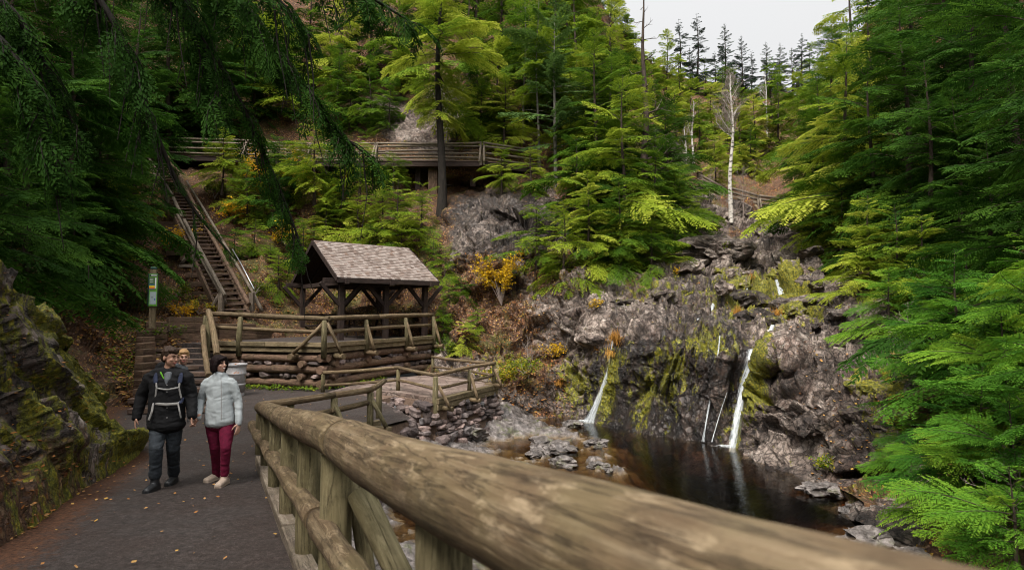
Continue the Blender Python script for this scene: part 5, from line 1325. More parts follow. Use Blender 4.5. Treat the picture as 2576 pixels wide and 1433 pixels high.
for pts,dens,bl in limbs:
    C=spline([W(*p) for p in pts],8); n_=len(C)
    ost.append(([tuple(c-rel) for c in C],.075,.012))
    acc=0
    for i in range(int(n_*.22),n_-1):
        t=i/(n_-1); d=(C[i+1]-C[i]).normalized(); seg=(C[i+1]-C[i]).length; acc+=seg*dens*17
        while acc>1:
            acc-=1; a=OR.uniform(0,6.28); sdv=Vector((math.cos(a),math.sin(a),0)); d2=(d*.75+sdv*.75+Vector((0,0,OR.uniform(-.5,.05)))).normalized()
            L=bl*OR.uniform(.7,1.9)*(1-.35*t)
            add_bough(OH,ost,'dr',np.array(C[i].lerp(C[i+1],OR.random())-rel),np.array(d2),L,OR.uniform(-.5,.5),OR,OR.uniform(.1,.6))
        if OR.random()<.35:
            q=C[i]-rel; Lh=OR.uniform(.5,1.4); ost.append(([tuple(q),tuple(q+Vector((.08,0,-Lh*.5))),tuple(q+Vector((.05+OR.uniform(-.1,.2),0,-Lh)))],.014,.004))
otr=[([tuple(Vector(p)-rel) for p in otr[0][0]],otr[0][1],12)]
mesh_obj('crown',leaves_mesh('crown',OH,M['hemshade']),ohe); mesh_obj('trunk',stem_mesh('trunk',otr,ost,M['barkd'],5),ohe)
# -- unseen forest added around the viewer to block sky light and darken the left
for (x,y,z,k,s) in ((-12,0,3,'deepA',1.5),(-15,3.5,4,'deepA',1.6),(-10.5,-3,2,'deepA',1.5),(-8,-5,1,'deepA',1.5),(-18,7,6,'deepA',1.6),(-21,16,9,'deepA',1.8),(12,0,-.5,'deepA',1.3),(14.5,4,0,'deepA',1.4),(8.5,-6,-.5,'hemB',1.2),(11,-3,0,'deepA',1.4),(-3,-9,.6,'deepA',1.2)):
    plant(k,(x,y,z-.3),'tall dark hemlock standing beside the viewer outside the picture',sc=s,group='hemlocks behind the viewer')
# -- dead snag
def branchy(H,r,rng,levels=3,nb=14,z0=.3,L=.3,up=.5,mat='birch',twigs=True,crown=True,tw_n=5,tilt=.03):
    trunk=[];st=[];tw=[]
    ph=rng.uniform(0,6,2)
    def tp(z): t=z/H; return np.array([tilt*H*math.sin(t*2+ph[0])*t+.006*H*math.sin(t*11+ph[1]),.01*H*math.sin(t*5+ph[1]),z])
    zs=np.linspace(-.3,H,14); trunk.append(([tp(z) for z in zs],[max(r*(1-max(z,0)/H*.85),.008) for z in zs],8))
    def grow(p,d,L,r_,lev):
        d=d/np.linalg.norm(d); pts=[p]; q=p.copy(); dd=d.copy()
        for i in range(4):
            dd=dd+rng.uniform(-.16,.16,3)+np.array([0,0,up*.12]); dd/=np.linalg.norm(dd); q=q+dd*L/4; pts.append(q.copy())
        (st if lev==0 else tw).append((pts,r_,max(r_*.3,.004)))
        if lev<levels-1:
            for i in range(tw_n):
                k=rng.integers(1,5); a=rng.uniform(-1,1,3); a-=dd*a.dot(dd); a/=np.linalg.norm(a)+1e-6
                grow(pts[k],dd*.8+a*.7,L*rng.uniform(.35,.6),r_*.45,lev+1)
    for i in range(nb):
        z=H*(z0+(1-z0)*(i+rng.random())/nb); a=rng.uniform(0,6.28); l=L*H*(1.15-z/H)*rng.uniform(.6,1.2)
        grow(tp(z),np.array([math.cos(a),math.sin(a),up*rng.uniform(.6,1.6)]),l,r*(1-z/H*.85)*.38,0)
    return stem_mesh('trunk',trunk,st,M[mat],5),(stem_mesh('branches',[],tw,M['twig'],3) if tw else None)
def bare(name,label,px_,py_,top,seed,Y=None,r=.1,group=None,mat='birch',**k):
    Yd=Y or float(tdepth(px_,py_)); p=W(px_,py_,Yd); H=(py_-top)/F*Yd
    a,b=branchy(H,r,np.random.default_rng(seed),mat=mat,**k); e=thing(name,p,label,'tree',group); mesh_obj('trunk',a,e)
    if b: mesh_obj('branches',b,e)
bare('birch_tree','white barked leafless birch standing before the footbridge',1838,548,175,3,Y=34,r=.15,z0=.52,nb=30,L=.27,up=.95,levels=3,tw_n=8)
bare('birch_tree','thin white double stemmed birch left of the tall birch',1745,445,250,5,Y=38.5,r=.10,z0=.5,nb=14,L=.3,up=1.2,group=None)
bare('birch_tree','thinnest pale birch further left near the fallen log',1728,450,300,6,Y=38.5,r=.07,z0=.5,nb=10,L=.25,up=1.2)
bare('birch_tree','small leafless birch beyond the tall birch',1930,340,180,8,Y=60,r=.12,z0=.4,nb=12,L=.3,up=1.0)
bare('dead_tree','dead grey snag with broken limbs rising above the forest edge',1622,520,-30,11,Y=29.5,r=.24,mat='bark',z0=.12,nb=24,L=.17,up=.15,levels=2,tw_n=3,tilt=.01)
for i,(x,b,t_,Y,lb) in enumerate(((1790,600,430,29,'bare grey shrub on the rocks left of the birch'),(1870,560,420,34,'bare slender sapling right of the birch'),(1760,540,440,33,'bare sapling beside the footbridge approach'),(2330,760,640,15,'bare twiggy sapling among hemlocks on the right'),(1180,260,180,35,'bare reddish shrub on the rocks above the boardwalk'),(1330,960,850,20.5,'bare brown shrub on the bank left of the pool'))):
    bare('bare_shrub',lb,x,b,t_,40+i,Y=Y,r=.03,mat='twig',z0=.15,nb=12,L=.45,up=1.0,tw_n=5)
bare('bare_shrub','pale bare branch reaching out at the lower right',2575,1330,1150,61,Y=7.0,r=.014,mat='twig',z0=.1,nb=8,L=.5,up=.6,tw_n=4)
bare('bare_shrub','leafless twigs growing on the rock right of the waterfall',2290,880,760,62,Y=13.6,r=.02,mat='twig',z0=.1,nb=9,L=.5,up=.6,tw_n=4)
# -- shrubs with leaves
def shrub(name,label,p,R,H,n,leaf,mat,rng,cat='shrub',group=None,stems=14,flatn=.6,below=0):
    lv=Leaves(); st=[]
    tips=[]
    for i in range(stems):
        a=rng.uniform(0,6.28); rr=R*math.sqrt(rng.random()); q=np.array([rr*math.cos(a),rr*math.sin(a),H*rng.uniform(.5,1)-below])
        m=q*np.array([.35,.35,.55])+rng.uniform(-.06,.06,3); st.append(([np.zeros(3),m,q],.012+.006*H,.004)); tips.append((m,q))
        for j in range(5):
            q2=m+(q-m)*rng.random()+rng.uniform(-1,1,3)*R*.3; st.append(([m+(q-m)*.3,(m+q2)/2+rng.uniform(-.03,.03,3),q2],.006,.003)); tips.append((m+(q-m)*.3,q2))
    T=np.array([[a,b] for a,b in tips]); ix=rng.integers(0,len(T),n); u=rng.random(n)[:,None]**.6
    P=T[ix,0]+(T[ix,1]-T[ix,0])*u+rng.normal(0,.045*R+.015,(n,3))
    D=rng.normal(0,1,(n,3)); D[:,2]*=.5; D/=np.linalg.norm(D,axis=1,keepdims=True)
    N=np.cross(D,rng.normal(0,1,(n,3))*np.array([.4,.4,1])); N/=np.linalg.norm(N,axis=1,keepdims=True)
    ll=leaf*rng.uniform(.6,1.3,n); lv.q.append(diamonds(P,D,N,ll,ll*.62)); lv.ti.append(np.repeat(rng.uniform(0,1,(n,1)),4,1)); lv.tp.append(np.repeat(rng.uniform(.2,.9,(n,1)),4,1))
    e=thing(name,p,label,cat,group); mesh_obj('leaves',leaves_mesh('leaves',lv,M[mat]),e); mesh_obj('stems',stem_mesh('stems',[],st,M['twig'],4),e)
    return e
from mathutils.bvhtree import BVHTree
def bvh(nm):
    me=bpy.data.objects[nm].data; return BVHTree.FromPolygons([tuple(v.co) for v in me.vertices],[tuple(p.vertices) for p in me.polygons])
BV=[bvh('hillside'),bvh('cliff'),bvh('bank')]
def hit(x,y):
    c=Vector((0,0,CAMZ)); d=(W(x,y,10)-c).normalized(); best=None
    for bb in BV:
        h=bb.ray_cast(c,d)
        if h[0] is not None and (best is None or h[3]<best[1]): best=(h[0],h[3])
    return best[0] if best else tpoint(x,y)
SR=np.random.default_rng(4)
for (x,y,R,H,n,lf,mt,lb) in (
 (1262,768,1.15,2.2,1500,.085,'yel','yellow leaved shrub on the slope right of the shelter roof'),
 (690,500,1.9,2.2,1700,.10,'yel','wide yellow leaved shrub below the boardwalk left of its middle'),
 (760,470,1.5,1.8,1000,.10,'yel','yellow leaved shrub just under the boardwalk rail'),
 (830,520,1.2,1.4,500,.10,'yel','yellow shrub behind the young hemlocks above the shelter'),
 (590,560,1.1,1.2,420,.10,'yel','yellow shrub right of the middle of the staircase'),
 (540,500,1.1,1.2,420,.10,'und','yellow green shrub by the upper part of the staircase'),
 (400,850,.8,.4,260,.06,'und','low green plants left of the stacked timber wall'),
 (600,440,1.3,1.5,600,.10,'yel','sparse yellow shrub by the top of the staircase'),
 (440,640,1.2,1.3,500,.09,'yel','yellow leaved shrub left of the middle of the staircase'),
 (720,620,1.3,1.1,500,.09,'yel','low yellow shrub on the slope behind the hanging bough'),
 (460,800,.7,.6,260,.07,'yel','low yellow shrub beside the foot of the staircase'),
 (430,755,.9,.7,350,.07,'und','yellow green brambles left of the staircase foot'),
 (500,790,.8,.5,300,.06,'und','yellow green undergrowth by the stair braces'),
 (1250,960,.9,.5,500,.06,'und','yellow green plants on the mossy hump left of the pool'),
 (1320,940,1.0,.6,500,.06,'und','mixed yellow plants on the bank above the pool'),
 (1390,900,.7,.6,350,.06,'yel','yellow sprigs clinging to the rock left of the slim waterfall'),
 (1130,900,.8,.6,350,.06,'und','green undergrowth at the right end of the deck'),
 (860,760,1.0,.5,300,.06,'und','green undergrowth behind the shelter'),
 (640,740,.9,.6,300,.06,'und','green plants at the right of the staircase foot'),
 (2080,1190,.4,.4,150,.05,'und','green plants at the foot of the rock right of the pool'),
 (1820,640,.5,.5,240,.07,'und','green sprig on the pale rocks above the cascade'),
 (1705,690,.3,.3,90,.06,'yel','small yellow sprig on the rocks left of the cascade'),
 (1500,775,.35,.3,120,.06,'yel','orange sprig on the ledge of the pale rock')):
    q=hit(x,y); shrub('shrub',lb,q+(Vector((0,0,CAMZ))-q).normalized()*.1,R,H,int(n*2.2),lf*1.25,mt,SR,group=None,stems=14 if mt=='yel' else 5)
# -- dry grass tufts
def tuft(label,p,L,n,rng,hang=.6,mat='drygrass'):
    lv=Leaves(); V=[];
    a=rng.uniform(0,6.28,n); out=rng.uniform(.1,1.25,n)*rng.uniform(.5,1,n); L=L*rng.uniform(.35,1.15,n); off_=rng.normal(0,.09,(n,3))*np.array([1,1,.5])
    for seg in range(3):
        u0,u1=seg/3,(seg+1)/3
        def ps(u): return np.stack([np.cos(a)*out*L*.6*u,np.sin(a)*out*L*.6*u,L*(u*.9-hang*1.6*u*u*out)],1)+off_
        A=ps(u0);B=ps(u1); w=.008*(1-.6*u1)
        sd=np.stack([-np.sin(a),np.cos(a),0*a],1)*w
        lv.q.append(np.stack([A-sd,A+sd,B+sd*.7,B-sd*.7],1)); lv.ti.append(np.repeat(rng.uniform(.1,.9,(n,1)),4,1)); lv.tp.append(np.full((n,4),u1))
    me=leaves_mesh('grass_tuft',lv,M[mat]); o=mesh_obj('grass_tuft',me); o.location=p; tagit(o,label,'grass tuft')
for (x,y,L,n,lb,h) in ((1562,862,.45,420,'bright orange grass tuft hanging beside the slim waterfall',.9),(1548,895,.4,200,'orange grass hanging below the tuft by the slim waterfall',1.0),(1857,792,.42,340,'orange grass tuft on the lip above the rock face',.7),(1955,800,.35,200,'pale orange grass tuft right of the lip tuft',.6),(1790,590,.8,240,'straw coloured grass on the rocks below the birch',.8),(1500,880,.35,160,'small straw grass tuft left of the slim waterfall top',.9),(1890,745,.35,160,'yellow grass tuft on the mossy cascade boulder',.8),(1400,960,.5,200,'straw grass on the bank above the left pool edge',.8)):
    tuft(lb,cpoint(x,y,.05),L,n,SR,h)
# -- fallen leaves lying about
def scatter_leaves(name,label,P,size,rng,ti=None,stand=.25,mat='fallen'):
    n=len(P); a=rng.uniform(0,6.28,n); D=np.stack([np.cos(a),np.sin(a),rng.normal(0,stand,n)],1); D/=np.linalg.norm(D,axis=1,keepdims=True)
    N=np.stack([-np.sin(a),np.cos(a),rng.normal(0,stand,n)],1); N/=np.linalg.norm(N,axis=1,keepdims=True)
    l=size*rng.uniform(.5,1.3,n); lv=Leaves(); lv.q.append(diamonds(P,D,N,l,l*.75)); lv.ti.append(np.repeat((rng.uniform(0,1,n) if ti is None else ti)[:,None],4,1)); lv.tp.append(np.full((n,4),.35))
    o=mesh_obj(name,leaves_mesh(name,lv,M[mat])); tagit(o,label,'leaves' if 'leaves' in name else 'plants',kind='stuff')
n=560; Y=3.2+13.8*SR.random(n)**.8; X=np.interp(Y,[a for a,b in XR],[b for a,b in XR]); Xl=np.interp(Y,[a for a,b in FOOT],[b for a,b in FOOT])
u=SR.random(n); u=np.where(SR.random(n)<.78,u**4.5,u); Xp=Xl+(X-Xl)*u
scatter_leaves('fallen_leaves','scattered tan leaves lying on the path',np.stack([Xp,Y,zg(Y)+.022],1),.042,SR,SR.uniform(.35,.95,560))
def terr_pts(n,poly,lift=.04):
    xs=[p[0] for p in poly]; ys=[p[1] for p in poly]; out=[]
    while len(out)<n:
        a=SR.uniform(min(xs),max(xs),n*2); b=SR.uniform(min(ys),max(ys),n*2); k=inpoly(a,b,poly); out+=list(zip(a[k],b[k]))
    out=np.array(out[:n]); V=Wn(out[:,0],out[:,1],tdepth(out[:,0],out[:,1])); c=np.array([0,0,CAMZ])-V; c/=np.linalg.norm(c,axis=1,keepdims=True); return V+c*lift+SR.normal(0,.05,V.shape)
# the coarse hill is displaced, so leaves are dropped on the real surface with a BVH
def dropped(n,poly,up_=.02):
    xs=[p[0] for p in poly]; ys=[p[1] for p in poly]; out=[]; tries=0
    cam_=Vector((0,0,CAMZ))
    while len(out)<n and tries<n*4:
        tries+=1; a=RNG.uniform(min(xs),max(xs)); b=RNG.uniform(min(ys),max(ys))
        if not bool(inpoly(np.array([a]),np.array([b]),poly)[0]): continue
        d=(W(a,b,10)-cam_).normalized(); best=None
        for bb in BV:
            h=bb.ray_cast(cam_,d)
            if h[0] is not None and (best is None or h[3]<best[1]): best=(h[0]+h[1]*(up_ if h[1].dot(d)<0 else -up_),h[3])
        if best: out.append(tuple(best[0]))
    return np.array(out)
scatter_leaves('fallen_leaves','brown and orange leaf litter on the slope left of the steps',dropped(4200,[(180,780),(560,700),(560,840),(420,900),(360,1040),(330,1040),(250,900)]),.105,SR)
scatter_leaves('fallen_leaves','orange leaf litter on the slope between the staircase and the shelter',dropped(2600,[(560,400),(900,430),(1000,720),(1060,800),(640,810)]),.13,SR)
scatter_leaves('fallen_leaves','rust coloured leaves on the bank and rocks around the pool head',dropped(2600,[(1100,640),(1420,620),(1500,700),(1400,800),(1450,1060),(1250,1010),(1110,860)]),.10,SR,SR.beta(1.2,2.2,2600))
scatter_leaves('fallen_leaves','orange leaves caught on the rocks of the cascade and right bank',dropped(700,[(1480,720),(1900,620),(2350,760),(2330,1290),(2050,1230),(1980,860),(1560,840)]),.07,SR)
SRb=np.random.default_rng(3)
scatter_leaves('fallen_leaves','brown leaves lying on the near mossy rock bank',dropped(260,[(0,640),(200,800),(340,1100),(300,1180),(0,1380)]),.05,SR,SR.beta(1.2,3,260))
GU=dropped(1500,[(240,780),(560,720),(560,800),(420,840),(340,1010),(240,960)],.05)
scatter_leaves('ground_cover','patches of green leafy ground cover on the leaf strewn slope',np.repeat(GU[::10],10,0)+SR.normal(0,.10,(len(np.repeat(GU[::10],10,0)),3))*np.array([1,1,.5]),.08,SR,mat='und',stand=.5)
n=700; tq_=SR.random(n); A=np.array(DP[0]); B=np.array(DP[1]); C_=np.array(DP[2]); k=SR.random(n)<.65
P=np.where(k[:,None],A+(B-A)*tq_[:,None],B+(C_-B)*tq_[:,None]*.55); cl=np.round(tq_*26)/26
P=np.where(k[:,None],A+(B-A)*cl[:,None],B+(C_-B)*cl[:,None]*.55)+SR.normal(0,.13,(n,3))*np.array([1,1,0]); P[:,1]-=.38; P[:,2]=SR.uniform(.02,.10,n)
scatter_leaves('ground_cover','low green plants along the foot of the log crib',P,.10,SR,mat='und',stand=.5)
# -- boulders
def boulder(label,p,s,seed,mat='bed',flat_=.6,name='boulder'):
    import bmesh
    bm=bmesh.new(); bmesh.ops.create_icosphere(bm,subdivisions=4 if seed<100 else 3,radius=1)
    A=np.array([v.co for v in bm.verts]); d=.5*facet(A*1.1+seed*3.3,seed,.9)+.16*facet(A*2.8+seed,seed+9,.9)+.05*fbm(A*6,3,seed)
    A=A*(1+d[:,None]*.9)*np.array(s)
    for v,c in zip(bm.verts,A): v.co=c
    me=bpy.data.meshes.new(name); bm.to_mesh(me); bm.free()
    for nm_,vv in (('dry',1.0),('low',0.0),('wet',.3),('moss',.15),('litter',.1)):
        at=me.attributes.new(nm_,'FLOAT','POINT'); at.data.foreach_set('value',np.full(len(me.vertices),vv,dtype=np.float32))
    me.materials.append(M[mat]); o=mesh_obj(name,me); o.location=p; tagit(o,label,'boulder'); return o
boulder('dark angular boulder at the near edge of the pool',G(2170,1360,-1.3),(.40,.28,.17),3)
boulder('small wet rock between the angular boulder and the rail',G(2050,1372,-1.37),(.22,.15,.10),4)
boulder('flat grey rock left of the angular boulder',G(2010,1385,-1.38),(.2,.15,.07),5)
boulder('reddish rock at the lower right waterside',G(2290,1400,-1.33),(.3,.2,.14),6)
boulder('dark wet rock at the right bank where leaves gather',G(2070,1232,-1.35),(.45,.25,.16),7)
boulder('small dark rock in the water near the right bank',G(2140,1285,-1.38),(.16,.12,.1),8)
boulder('rounded wet rock at the tip of the upper rock shelf',G(1500,1116,-1.36),(.34,.22,.13),9)
boulder('small dark rock standing in the pool by the slim waterfall',G(1440,1068,-1.36),(.3,.2,.14),10)
boulder('pale rock at the tip of the lower rock shelf',G(1505,1172,-1.38),(.24,.16,.1),12)
boulder('tiny pale stone beyond the lower rock shelf',G(1533,1184,-1.38),(.10,.08,.06),13)
boulder('big smooth grey boulder at the foot of the platform wall',G(1165,1090,-1.12),(.65,.45,.28),14)
boulder('mossy flat topped boulder beside the upper cascade',cpoint(2015,778,-.1),(.95,.6,.42),15,'rock')
boulder('rounded grey boulder wedged at the head of the cascade',cpoint(1868,655,-.1),(.8,.7,.6),16,'rock')
boulder('pale sharp boulder high on the left of the cascade',cpoint(1800,655,-.1),(1.5,.8,.6),17,'rock')
boulder('small rounded rock on the ledge left of the cascade',cpoint(1655,752,0),(.35,.3,.28),18,'rock')
boulder('pale rock above the boardwalk at the far left slope',tpoint(1665,395),(1.3,1,1.4),19,'rock')

CR=random.Random(21)
descr=['grey','mossy','dark wet','pale','cracked','squat','angular','low']
k_=0
for (x0,x1,y0,y1,n_,s0,s1,lab) in ((1700,1880,690,800,16,.25,.6,'rock on the left side of the upper cascade'),(1880,2060,680,830,14,.25,.6,'rock on the right side of the upper cascade'),(1690,1930,590,680,9,.4,.9,'boulder on the slope above the cascade'),(1560,1700,700,790,6,.3,.6,'rock on the ledge left of the cascade'),(2020,2200,800,1150,7,.25,.5,'rock jutting from the face right of the waterfalls')):
    for i in range(n_):
        x=CR.uniform(x0,x1); y=CR.uniform(y0,y1); r_=CR.uniform(s0,s1)
        o=boulder(lab,cpoint(x,y,-.08),(r_*1.25,r_*.9,r_*CR.uniform(.4,.75)),200+k_,'rock'); o.rotation_euler=(CR.uniform(-.4,.4),CR.uniform(-.4,.4),CR.uniform(0,6)); o['group']=lab.replace('rock ','rocks ').replace('boulder ','boulders ').replace('jutting','jutting'); k_+=1
        at=o.data.attributes.new('tone','FLOAT','POINT'); at.data.foreach_set('value',np.full(len(o.data.vertices),CR.uniform(.1,1),dtype=np.float32))
        mv=CR.choice([.1,.1,.4,.7]); o.data.attributes['moss'].data.foreach_set('value',np.full(len(o.data.vertices),mv,dtype=np.float32))
for i in range(16):
    x=CR.uniform(1120,1470); y=1062+(x-1120)*.11+CR.uniform(0,75); r_=CR.uniform(.10,.30); g_=G(x,y,ZW+.03)
    o=boulder('wet stone lying on the low rock shelf beside the pool',g_,(r_*1.3,r_,r_*CR.uniform(.35,.6)),300+i,'bed'); o.rotation_euler=(0,0,CR.uniform(0,6)); o['group']='stones on the rock shelf'
for o in bpy.data.objects:
    if o.type=='MESH' and o.name.startswith('boulder') and 'tone' not in o.data.attributes:
        at=o.data.attributes.new('tone','FLOAT','POINT'); at.data.foreach_set('value',np.full(len(o.data.vertices),.6,dtype=np.float32))
# ================================================================ people
class Blob:
    def __init__(s): s.v=[];s.f=[]
    def ell(s,c,r,R=None,n=16,m=10,pw=1):
        b=len(s.v); c=Vector(c)
        for i in range(m+1):
            ph=-math.pi/2+math.pi*i/m
            for k in range(n):
                th=2*math.pi*k/n; q=Vector((r[0]*math.cos(ph)*math.cos(th),r[1]*math.cos(ph)*math.sin(th),r[2]*math.sin(ph)))
                s.v.append(c+(R@q if R else q))
        for i in range(m):
            for k in range(n): k2=(k+1)%n; s.f.append((b+i*n+k,b+i*n+k2,b+(i+1)*n+k2,b+(i+1)*n+k))
        return s
    def limb(s,pts,rad,n=14,fl=None,fdir=None):
        """tapered rounded chain; rad may be (rx,ry) with ry along fdir"""
        pts=[Vector(p) for p in pts]; rad=[r if hasattr(r,'__len__') else (r,r) for r in rad]
        # add rounded ends
        d0=(pts[0]-pts[1]).normalized(); d1=(pts[-1]-pts[-2]).normalized()
        P=[];Rr=[]
        for k in (0,.35,.7,.93): 
            a=math.pi/2*k; P.append(pts[0]+d0*min(rad[0])*math.cos(a)*.8); Rr.append((max(rad[0][0]*math.sin(a),.001),max(rad[0][1]*math.sin(a),.001)))
        for i in range(len(pts)-1):
            for j in range(5):
                t=j/5; P.append(pts[i].lerp(pts[i+1],t)); Rr.append(tuple(rad[i][q]+(rad[i+1][q]-rad[i][q])*t for q in (0,1)))
        for k in (1,.93,.7,.35,0):
            a=math.pi/2*k; P.append(pts[-1]+d1*min(rad[-1])*math.cos(a)*.8); Rr.append((max(rad[-1][0]*math.sin(a),.001),max(rad[-1][1]*math.sin(a),.001)))
        b=len(s.v); fd=Vector(fdir) if fdir else None; N=None
        for i,p in enumerate(P):
            T=(P[min(i+1,len(P)-1)]-P[max(i-1,0)]).normalized()
            if fd: B=(fd-T*fd.dot(T)).normalized(); N=B.cross(T)
            else:
                N=T.orthogonal().normalized() if N is None else (N-T*N.dot(T)).normalized(); B=T.cross(N)
            for k in range(n):
                th=2*math.pi*k/n; s.v.append(p+N*math.cos(th)*Rr[i][0]+B*math.sin(th)*Rr[i][1])
        m=len(P)
        for i in range(m-1):
            for k in range(n): k2=(k+1)%n; s.f.append((b+i*n+k,b+i*n+k2,b+(i+1)*n+k2,b+(i+1)*n+k))
        s.f.append(tuple(b+k for k in range(n))[::-1]); s.f.append(tuple(b+(m-1)*n+k for k in range(n)))
        return s
    def build(s,name,mat,parent,vox=.012,it=4,wr=0,wsc=9,seed=1,fn=None):
        off=Vector(parent.location) if parent else Vector()
        if parent and parent.parent: off=off
        me=bpy.data.meshes.new('tmp'); me.from_pydata([tuple(v) for v in s.v],[],s.f); me.update()
        o=bpy.data.objects.new('tmp',me); COL.objects.link(o)
        r=o.modifiers.new('r','REMESH'); r.mode='VOXEL'; r.voxel_size=vox; r.use_smooth_shade=True
        sm=o.modifiers.new('s','SMOOTH'); sm.factor=.5; sm.iterations=it
        dg=bpy.context.evaluated_depsgraph_get(); ev=o.evaluated_get(dg); m2=bpy.data.meshes.new_from_object(ev)
        bpy.data.objects.remove(o); m2.name=name
        n=len(m2.vertices); A=np.empty(n*3,dtype=np.float32); m2.vertices.foreach_get('co',A); A=A.reshape(-1,3).astype(float)
        Nn=np.empty(n*3,dtype=np.float32); m2.vertices.foreach_get('normal',Nn); Nn=Nn.reshape(-1,3)
        if wr:
            q=A*np.array([1,1,1.9])*wsc; w=fbm(q+fbm(q*.4,2,seed+3)[:,None]*1.5,3,seed); w=1-np.abs(w)*3.2
            A=A+Nn*(w*wr)[:,None]
        if fn: A=fn(A)
        A-=np.array(s.org)
        m2.vertices.foreach_set('co',A.astype(np.float32).ravel()); m2.materials.clear(); m2.materials.append(mat); m2.update()
        m2.polygons.foreach_set('use_smooth',[True]*len(m2.polygons))
        ob=mesh_obj(name,m2,parent); return ob
    org=(0,0,0)
def simple(name,col,rough=.8,var=.15,sc=40,bump=.3,bd=.003,spec=.3): 
    return flat_mat(name,col,rough,0,spec,var,sc,bump,bd)
M['skin']=simple('skin',(.42,.235,.165),.5,.1,60,.1,.001,.4)
M['skinf']=simple('skin_fair',(.50,.29,.215),.5,.08,60,.1,.001,.4)
M['hairb']=simple('brown_hair',(.040,.022,.013),.6,.5,70,.8,.006)
M['hairk']=simple('black_hair',(.010,.005,.005),.7,.5,60,.6,.004,.15)
M['hairy']=simple('blond_hair',(.34,.20,.09),.6,.3,60,.6,.004)
M['blackj']=simple('black_quilted_jacket',(.010,.010,.011),.85,.3,25,.5,.006,.2)
M['greyj']=simple('grey_shell_jacket',(.36,.39,.40),.55,.12,9,.4,.006,.35)
M['tee']=simple('grey_tee',(.11,.12,.13),.9)
M['jean']=simple('charcoal_trousers',(.030,.036,.043),.85,.3,30,.4,.004)
M['maroon']=simple('maroon_trousers',(.12,.004,.026),.85,.25,30,.4,.004)
M['boot']=simple('black_boot',(.016,.017,.019),.5,.3,30,.3,.003,.5)
M['bootb']=simple('beige_boot',(.42,.33,.26),.7,.15,30,.3,.003)
M['strap']=simple('grey_webbing',(.27,.26,.25),.8,.1,60)
M['navy']=simple('navy_pad',(.018,.024,.05),.8,.2,40)
M['eye']=simple('dark_eye',(.01,.008,.008),.2)
M['lip']=simple('lips',(.36,.11,.095),.4)
M['teeth']=simple('teeth',(.75,.73,.68),.3)
M['lime']=simple('lime_lining',(.10,.30,.02),.8)
def frame(f,up=(0,0,1)):
    f=Vector(f).normalized(); up=Vector(up); x=f.cross(up).normalized(); u=x.cross(f).normalized()
    return Matrix((x,f,u)).transposed()   # columns: right, forward, up
def head(b,c,f,s=1,nose=1,jaw=1):
    """b: Blob for skin, c: centre of head"""
    R=frame(f); c=Vector(c)
    def q(x,y,z): return c+R@Vector((x*s,y*s,z*s))
    b.ell(q(0,-.015,.030),(.074*s,.092*s,.088*s),R,20,14)
    b.ell(q(0,.022,-.030),(.060*s,.066*s,.078*s),R,18,12)
    b.ell(q(0,.050,-.083),(.030*s*jaw,.030*s,.026*s),R,12,8)
    b.limb([q(0,.086,.018),q(0,.104,-.020*nose)],[.009*s,.0145*s],8)
    b.ell(q(0,.100,-.024),(.017*s,.012*s,.009*s),R,8,6)
    b.ell(q(0,.080,.034),(.050*s,.012*s,.009*s),R,10,6)
    b.ell(q(0,.082,-.052),(.022*s,.012*s,.010*s),R,10,6)
    for sg in (-1,1): b.ell(q(sg*.078,-.012,-.005),(.010*s,.020*s,.032*s),R,8,8); b.ell(q(sg*.036,.066,-.018),(.022*s,.018*s,.018*s),R,8,6)
    return q,R
def face_bits(q,R,parent,org,s=1,smile=0,brow='hairb'):
    def put(name,mat,fn):
        bb=Blob(); bb.org=org; fn(bb); me=bpy.data.meshes.new(name); me.from_pydata([tuple(Vector(v)-Vector(org)) for v in bb.v],[],bb.f); me.materials.append(M[mat]); me.update(); mesh_obj(name,me,parent)
    for sg in (-1,1):
        put('eye','eye',lambda b:b.ell(q(sg*.031,.083,.014),(.012*s,.008*s,.006*s),R,8,6))
        put('eyebrow',brow,lambda b:b.limb([q(sg*.014,.094,.036),q(sg*.034,.090,.042),q(sg*.052,.076,.036)],[.004*s,.005*s,.003*s],6))
    put('mouth','lip',lambda b:b.limb([q(-.026,.080,-.048+smile*.009),q(0,.094,-.055),q(.026,.080,-.048+smile*.009)],[.004*s,.0075*s,.004*s],6))
    if smile: put('teeth','teeth',lambda b:b.limb([q(-.016,.090,-.050),q(0,.098,-.0535),q(.016,.090,-.050)],[.003*s,.005*s,.003*s],6))
def hand(b,w,d,nrm,s=1,curl=.5,thumb=1,spread=1):
    """w wrist point, d direction of fingers, nrm palm facing, thumb side +1/-1"""
    w=Vector(w); d=Vector(d).normalized(); nrm=Vector(nrm).normalized(); x=d.cross(nrm).normalized()*thumb
    b.limb([w-d*.04,w,w+d*.045*s,w+d*.085*s],[(.026*s,.021*s),(.028*s,.018*s),(.038*s,.015*s),(.038*s,.013*s)],12,fdir=nrm)
    Ls=[.075,.084,.078,.062]
    for i in range(4):
        p=w+d*.09*s+x*(.029-.0195*i)*s*spread; dd=d.copy(); P=[p]; 
        for seg,k in ((.45,.25),(.30,.9),(.25,.9)):
            dd=(dd+nrm*curl*k).normalized(); p=p+dd*Ls[i]*seg*s; P.append(p)
        b.limb(P,[.0095*s,.009*s,.0082*s,.007*s],8)
    p=w+d*.02*s+x*.026*s; P=[p]
    dd=(d*.6+x*.8+nrm*.25).normalized(); p=p+dd*.04*s; P.append(p); dd=(d*.9+x*.15+nrm*.5).normalized(); p=p+dd*.034*s; P.append(p); p=p+dd*.025*s; P.append(p)
    b.limb(P,[.014*s,.012*s,.0105*s,.008*s],8)
